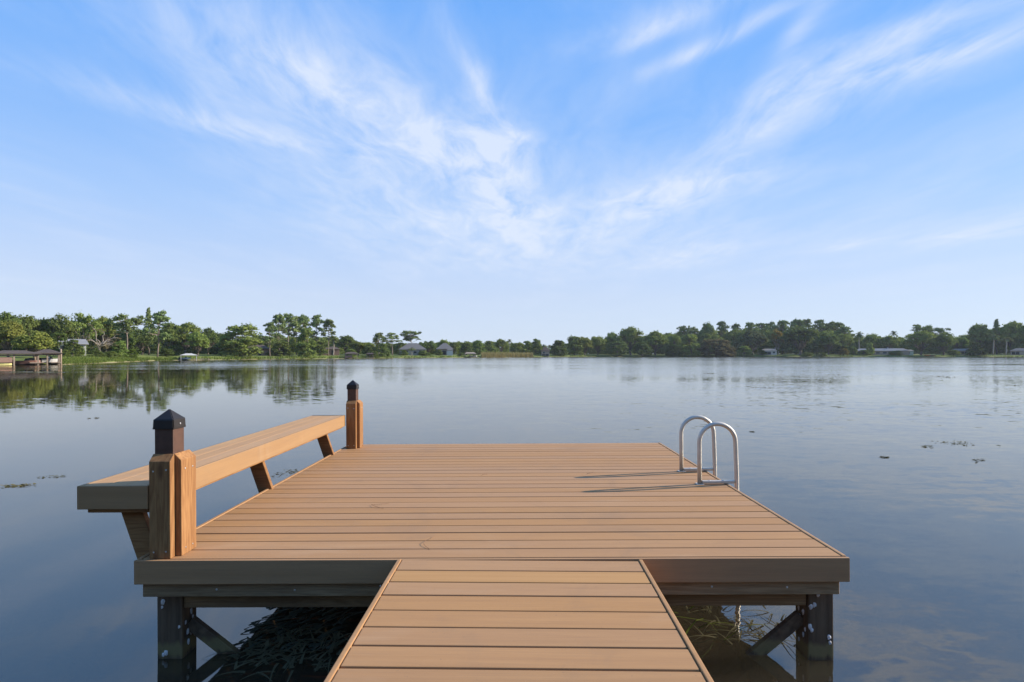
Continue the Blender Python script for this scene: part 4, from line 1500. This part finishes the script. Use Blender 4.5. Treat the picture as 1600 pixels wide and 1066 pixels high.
def house(name, px, s, w, d, wall_h, roof_h, ridge, wall, roof, feats, label, turn=0.0, cat='house', chimney=None):
    """box house facing the lake; feats: (kind, u0, u1, z0, z1) on the lake side, u across from -1 to 1"""
    p, dep = setback_point(px, s)
    root = tag(empty(name, p, (0, 0, face_cam(p) + turn)), label, cat)
    box('wall', -w / 2, w / 2, -d / 2, d / 2, -0.4, wall_h, M[wall], root, 0.02)
    rf = link('roof', pymesh('roof', *hip_roof(w, d, roof_h, 0.5, ridge, wall_h + 0.002), M[roof]), None, root)
    if chimney:
        box('chimney', chimney - .35, chimney + .35, -.3, .3, wall_h + roof_h * .4, wall_h + roof_h + .7, M['white'], rf, 0.02)
    for (k, u0, u1, z0, z1) in feats:
        xa, xb = u0 * w / 2, u1 * w / 2
        if k == 'window':
            f = box('window', xa, xb, -d / 2 - 0.06, -d / 2 - 0.004, z0, z1, M['white'], root, 0.01)
            bx = boxmesh(xb - xa - .16, 0.03, z1 - z0 - .16, M['glass'], 0.0)
            link('pane', bx, None, f, (0, -0.035, 0))
        elif k == 'door':
            box('door', xa, xb, -d / 2 - 0.05, -d / 2 - 0.004, z0, z1, M['dark'], root, 0.01)
        elif k == 'porch':
            # screened porch: dark opening, posts and a little beam
            box('porch_screen', xa, xb, -d / 2 - 0.04, -d / 2 - 0.004, z0, z1, M['dark'], root, 0.0)
            m = max(2, int((xb - xa) / 2))
            for i in range(m + 1):
                x = xa + (xb - xa) * i / m
                box('porch_post', x - .07, x + .07, -d / 2 - 0.25, -d / 2 - 0.05, z0 - .1, z1 + .05, M['white'], root, 0.01)
        elif k == 'wing':
            box('garage_wing', xa, xb, -d / 2 - 3.0, -d / 2 - 0.01, -0.4, z1, M['white'], root, 0.02)
            rr = link('wing_roof', pymesh('wing_roof', *hip_roof(xb - xa, 3.0, z1 * .55, .3, (xb - xa) * .3, z1 + .002), M[roof]), None, root)
            rr.location = ((xa + xb) / 2, -d / 2 - 1.5, 0)
    return root


house('white_house', 112, 30, 4.8, 6, 2.3, 1.2, 4.8, 'white', 'paleroof',
      [('window', -.8, -.45, 1.0, 2.0), ('window', -.1, .25, 1.0, 2.0), ('door', .5, .8, 0, 2.0)], 'white house half hidden by trees on the left')
house('terracotta_house', 400, 24, 9, 7, 2.4, 1.6, 5, 'pinkwall', 'brownroof',
      [('window', -.6, -.2, .8, 1.9), ('door', .2, .4, .0, 2.0)], 'low red brown house between the big rounded tree and the pines')
house('terracotta_house', 515, 26, 8, 6, 2.5, 1.2, 5, 'pinkwall', 'brownroof',
      [('window', -.5, -.1, .8, 1.9), ('door', .2, .45, .0, 2.0)], 'terracotta house behind the pale cabbage palm')
house('grey_roofed_house', 645, 26, 13.5, 9, 2.7, 3.5, 4.5, 'cream', 'greyroof',
      [('porch', -.85, -.35, .2, 2.2), ('window', .05, .3, .8, 2.0), ('porch', .45, .85, .2, 2.2)], 'wide cream house with a grey hip roof on the far centre lawn')
house('steep_roofed_house', 695, 24, 8.6, 8, 3.2, 3.4, 1.6, 'tanwall', 'greyroof',
      [('porch', -.9, .15, .2, 2.4), ('wing', .25, 1.0, 0, 2.5)], 'house with a steep grey roof and white wing right of the wide cream house')
house('shore_house', 852, 6, 5.2, 6, 3.4, 2.8, 1.5, 'tanwall', 'brownroof',
      [('window', -.6, -.1, 1.6, 2.9), ('porch', -.9, .9, .1, 1.3)], 'small brown shore house under the pair of palms')
house('white_house', 1201, 22, 11.5, 8, 3.2, 1.7, 6.5, 'white', 'paleroof',
      [('porch', -.95, .3, .3, 2.4), ('window', .5, .8, 1.2, 2.6)], 'far white house beside the wide dark oak', chimney=4.6)
house('long_house', 1377, 24, 34, 9, 2.9, 1.9, 27, 'tanwall', 'paleroof',
      [('porch', -.9, -.35, .3, 2.3), ('window', -.2, -.05, .9, 2.1), ('window', .05, .2, .9, 2.1), ('porch', .25, .55, .3, 2.3)],
      'long low house with a pale grey roof on the right shore', chimney=4.0)
house('green_house', 1416, 20, 8.5, 6, 2.9, 1.0, 6, 'greenwall', 'paleroof',
      [('door', -.75, -.35, .1, 2.3), ('window', .2, .55, 1.0, 2.1)], 'pale green annex with a dark door at the end of the long house')
house('cream_house', 1504, 30, 13, 8, 2.9, 1.5, 9, 'cream', 'paleroof',
      [('porch', -.8, .5, .3, 2.3), ('window', .65, .9, 1.0, 2.1)], 'low cream house between the lawn oaks and the far right wood')
house('grey_roofed_house', 1597, 22, 12, 8, 2.8, 1.9, 6, 'tanwall', 'greyroof',
      [('porch', -.9, -.2, .2, 2.2)], 'low grey roofed house cut by the right edge')


def boathouse(px, s, w, d, eave, roof_h, ridge, roof, label, turn=0.0, name='boathouse', screen=False, post='dockwood'):
    """open shelter on posts over the water: platform, posts, roof"""
    p, dep = setback_point(px, s)
    p.z = 0
    root = tag(empty(name, p, (0, 0, face_cam(p) + turn)), label, 'boathouse')
    link('roof', pymesh('roof', *hip_roof(w, d, roof_h, 0.45, ridge, eave), M[roof]), None, root)
    for x in (-w / 2, 0, w / 2):
        for y in (-d / 2, d / 2):
            box('post', x - .1, x + .1, y - .1, y + .1, -1.2, eave - .004, M[post], root, 0.01)
    box('platform', -w / 2 - .2, -w / 2 + 1.0, -d / 2 - .3, d / 2 + .3, .32, .46, M['dockwood'], root, 0.01)
    box('platform', w / 2 - 1.0, w / 2 + .2, -d / 2 - .3, d / 2 + .3, .32, .46, M['dockwood'], root, 0.01)
    box('platform', -w / 2 + 1.002, w / 2 - 1.002, d / 2 - 1.0, d / 2 + .3, .32, .46, M['dockwood'], root, 0.01)
    for z in (eave - .25,):
        box('beam', -w / 2 + .11, w / 2 - .11, -d / 2 - .07, -d / 2 + .07, z, z + .2, M['dockwood'], root, 0.01)
    if screen:
        box('railing', -w / 2 - .2, -w / 2 + 2.6, -d / 2 - .25, -d / 2 - .18, .47, 1.25, M['pinkwall'], root, 0.01)
    return root


boathouse(22, -1.5, 5.6, 5, 1.72, .62, 2.4, 'brownroof', 'left open boathouse with a brown roof and red railing', screen=True)
boathouse(74, 0.5, 2.9, 4.4, 1.82, .72, 0.8, 'brownroof', 'second open boathouse, right of the one with the railing')
boathouse(549, -1.0, 4.6, 4.5, 1.9, .8, 3.0, 'brownroof', 'small red brown boathouse on the far shore left of centre', screen=True)
boathouse(578, 1.5, 2.6, 3, 1.9, .5, 2.0, 'brownroof', 'tiny brown shelter right of the small red brown boathouse')
boathouse(735, -0.5, 5.6, 5, 2.1, .75, 4.0, 'tanwall', 'shore boathouse with a tan roof left of the reeds')


def hull(name, L, B, H, mat, parent=None, seat=True):
    st = [(-.5, .78, 0.05), (-.25, .98, 0), (0.1, 1.0, 0), (.35, .72, .08), (.5, .04, .28)]
    V, F = [], []
    for (x, b, zb) in st:
        hb = b * B / 2
        V += [(x * L, -hb, H * (1 + .25 * max(0, x))), (x * L, -hb * .75, zb * H + .12 * H), (x * L, 0, zb * H), (x * L, hb * .75, zb * H + .12 * H), (x * L, hb, H * (1 + .25 * max(0, x))), (x * L, 0, H * .78)]
    for i in range(len(st) - 1):
        for j in range(6):
            a, b = i * 6 + j, i * 6 + (j + 1) % 6
            F.append((a, b, b + 6, a + 6))
    F += [(5, 4, 3, 2, 1, 0), tuple((len(st) - 1) * 6 + j for j in range(6))]
    return link(name, pymesh(name, V, F, mat), None, parent)


def boat(px, s, z, L, B, H, mat, label, turn=0.0, cabin=True, name='motor_boat', cat='boat'):
    p, dep = setback_point(px, s)
    p.z = z
    root = tag(empty(name, p, (0, 0, face_cam(p) + turn)), label, cat)
    hull('hull', L, B, H, mat, root)
    if cabin:
        V = [(-.1 * L, -B * .38, H * .95), (.18 * L, -B * .30, H * .95), (.18 * L, B * .30, H * .95), (-.1 * L, B * .38, H * .95),
             (-.05 * L, -B * .32, H * 1.6), (.08 * L, -B * .26, H * 1.6), (.08 * L, B * .26, H * 1.6), (-.05 * L, B * .32, H * 1.6)]
        F = [(0, 1, 5, 4), (1, 2, 6, 5), (2, 3, 7, 6), (3, 0, 4, 7), (4, 5, 6, 7), (3, 2, 1, 0)]
        link('windshield', pymesh('windshield', V, F, M['glass']), None, root)
        box('motor', -.5 * L - .35, -.5 * L - .02, -.18, .18, H * .2, H * 1.25, M['dark'], root, 0.03)
    else:
        box('seat', -.12 * L, -.02 * L, -B * .3, B * .3, H * .78, H * .86, M['dark'], root, 0.01)
    return root


boat(43, -1.6, .12, 3.2, 1.4, .6, M['redboat'], 'faded red boat kept under the left open boathouse', -0.25)
boat(78, -0.4, .35, 2.2, 1.3, .6, M['white'], 'white boat lifted under the second boathouse', 0.2)
boat(63, 1.0, .55, 3.0, 1.3, .6, M['bluetarp'], 'blue grey boat in the left bay of the second boathouse', 0.15, False, 'row_boat')
boat(2, -4.5, .0, 2.4, .7, .32, M['yellowhull'], 'pale yellow kayak floating at the left edge', 0.1, False, 'kayak', 'kayak')
boat(740, -1.5, .3, 4.0, 1.6, .7, M['white'], 'white boat inside the shore boathouse left of the reeds', 0.1)
boat(1449, 5, .5, 3.6, 1.3, .9, M['orange'], 'orange boat pulled up on the far right lawn', 0.2, False, 'row_boat')
boat(1457, 4, .45, 3.6, 1.2, .8, M['redboat'], 'faded red boat pulled up beside the orange one', -0.3, False, 'row_boat')


# tall mooring pole by the second boathouse
p, dep = setback_point(95, -0.5)
v, f = tube([(p.x, p.y, -1), (p.x, p.y, 1.2), (p.x + .02, p.y, 2.55), (p.x + .02, p.y, 2.6)], [.16, .15, .13, .07], 9)
tag(link('mooring_pole', pymesh('mooring_pole', v, f, M['dockwood'], True)), 'tall wooden pole right of the second boathouse', 'pole')

# dock with a white canopy
p, dep = setback_point(295, -1.5)
p.z = 0
root = tag(empty('canopy_dock', p, (0, 0, face_cam(p))), 'small dock with a white canopy on the left shore', 'dock')
V, F = hip_roof(3.8, 3.2, .55, .3, 1.4, 1.45, .06)
link('canopy', pymesh('canopy', V, F, M['canvas']), None, root)
for x in (-1.9, 1.9):
    for y in (-1.6, 1.6):
        box('post', x - .06, x + .06, y - .06, y + .06, -1.2, 1.448, M['white'], root, .005)
box('platform', -2.6, 5.2, -.6, .6, .32, .46, M['dockwood'], root, .01)
for i in range(5):
    box('pile', -2.4 + i * 1.8, -2.2 + i * 1.8, -.75, -.61, -1.5, .6, M['dockwood'], root, .01)
boat(290, -1.6, .3, 2.6, 1.2, .5, M['bluetarp'], 'dark boat hanging under the white canopy', 0.0)

# ------------------------------------------------------------------ humid air over the lake
hz, hg, hout = new_mat('humid_air')
pv = hg.n('ShaderNodeVolumePrincipled')
pv.inputs['Color'].default_value = (0.88, 0.94, 1.0, 1)
pv.inputs['Density'].default_value = 0.00011
hg.put(hout.inputs['Volume'], pv.outputs[0])
R_ = 2300
haze = box('haze', -R_, R_, -R_, R_, -4.5, 48, hz, None, 0)
tag(haze, 'thin humid haze over the whole lake', 'haze', None, 'stuff')
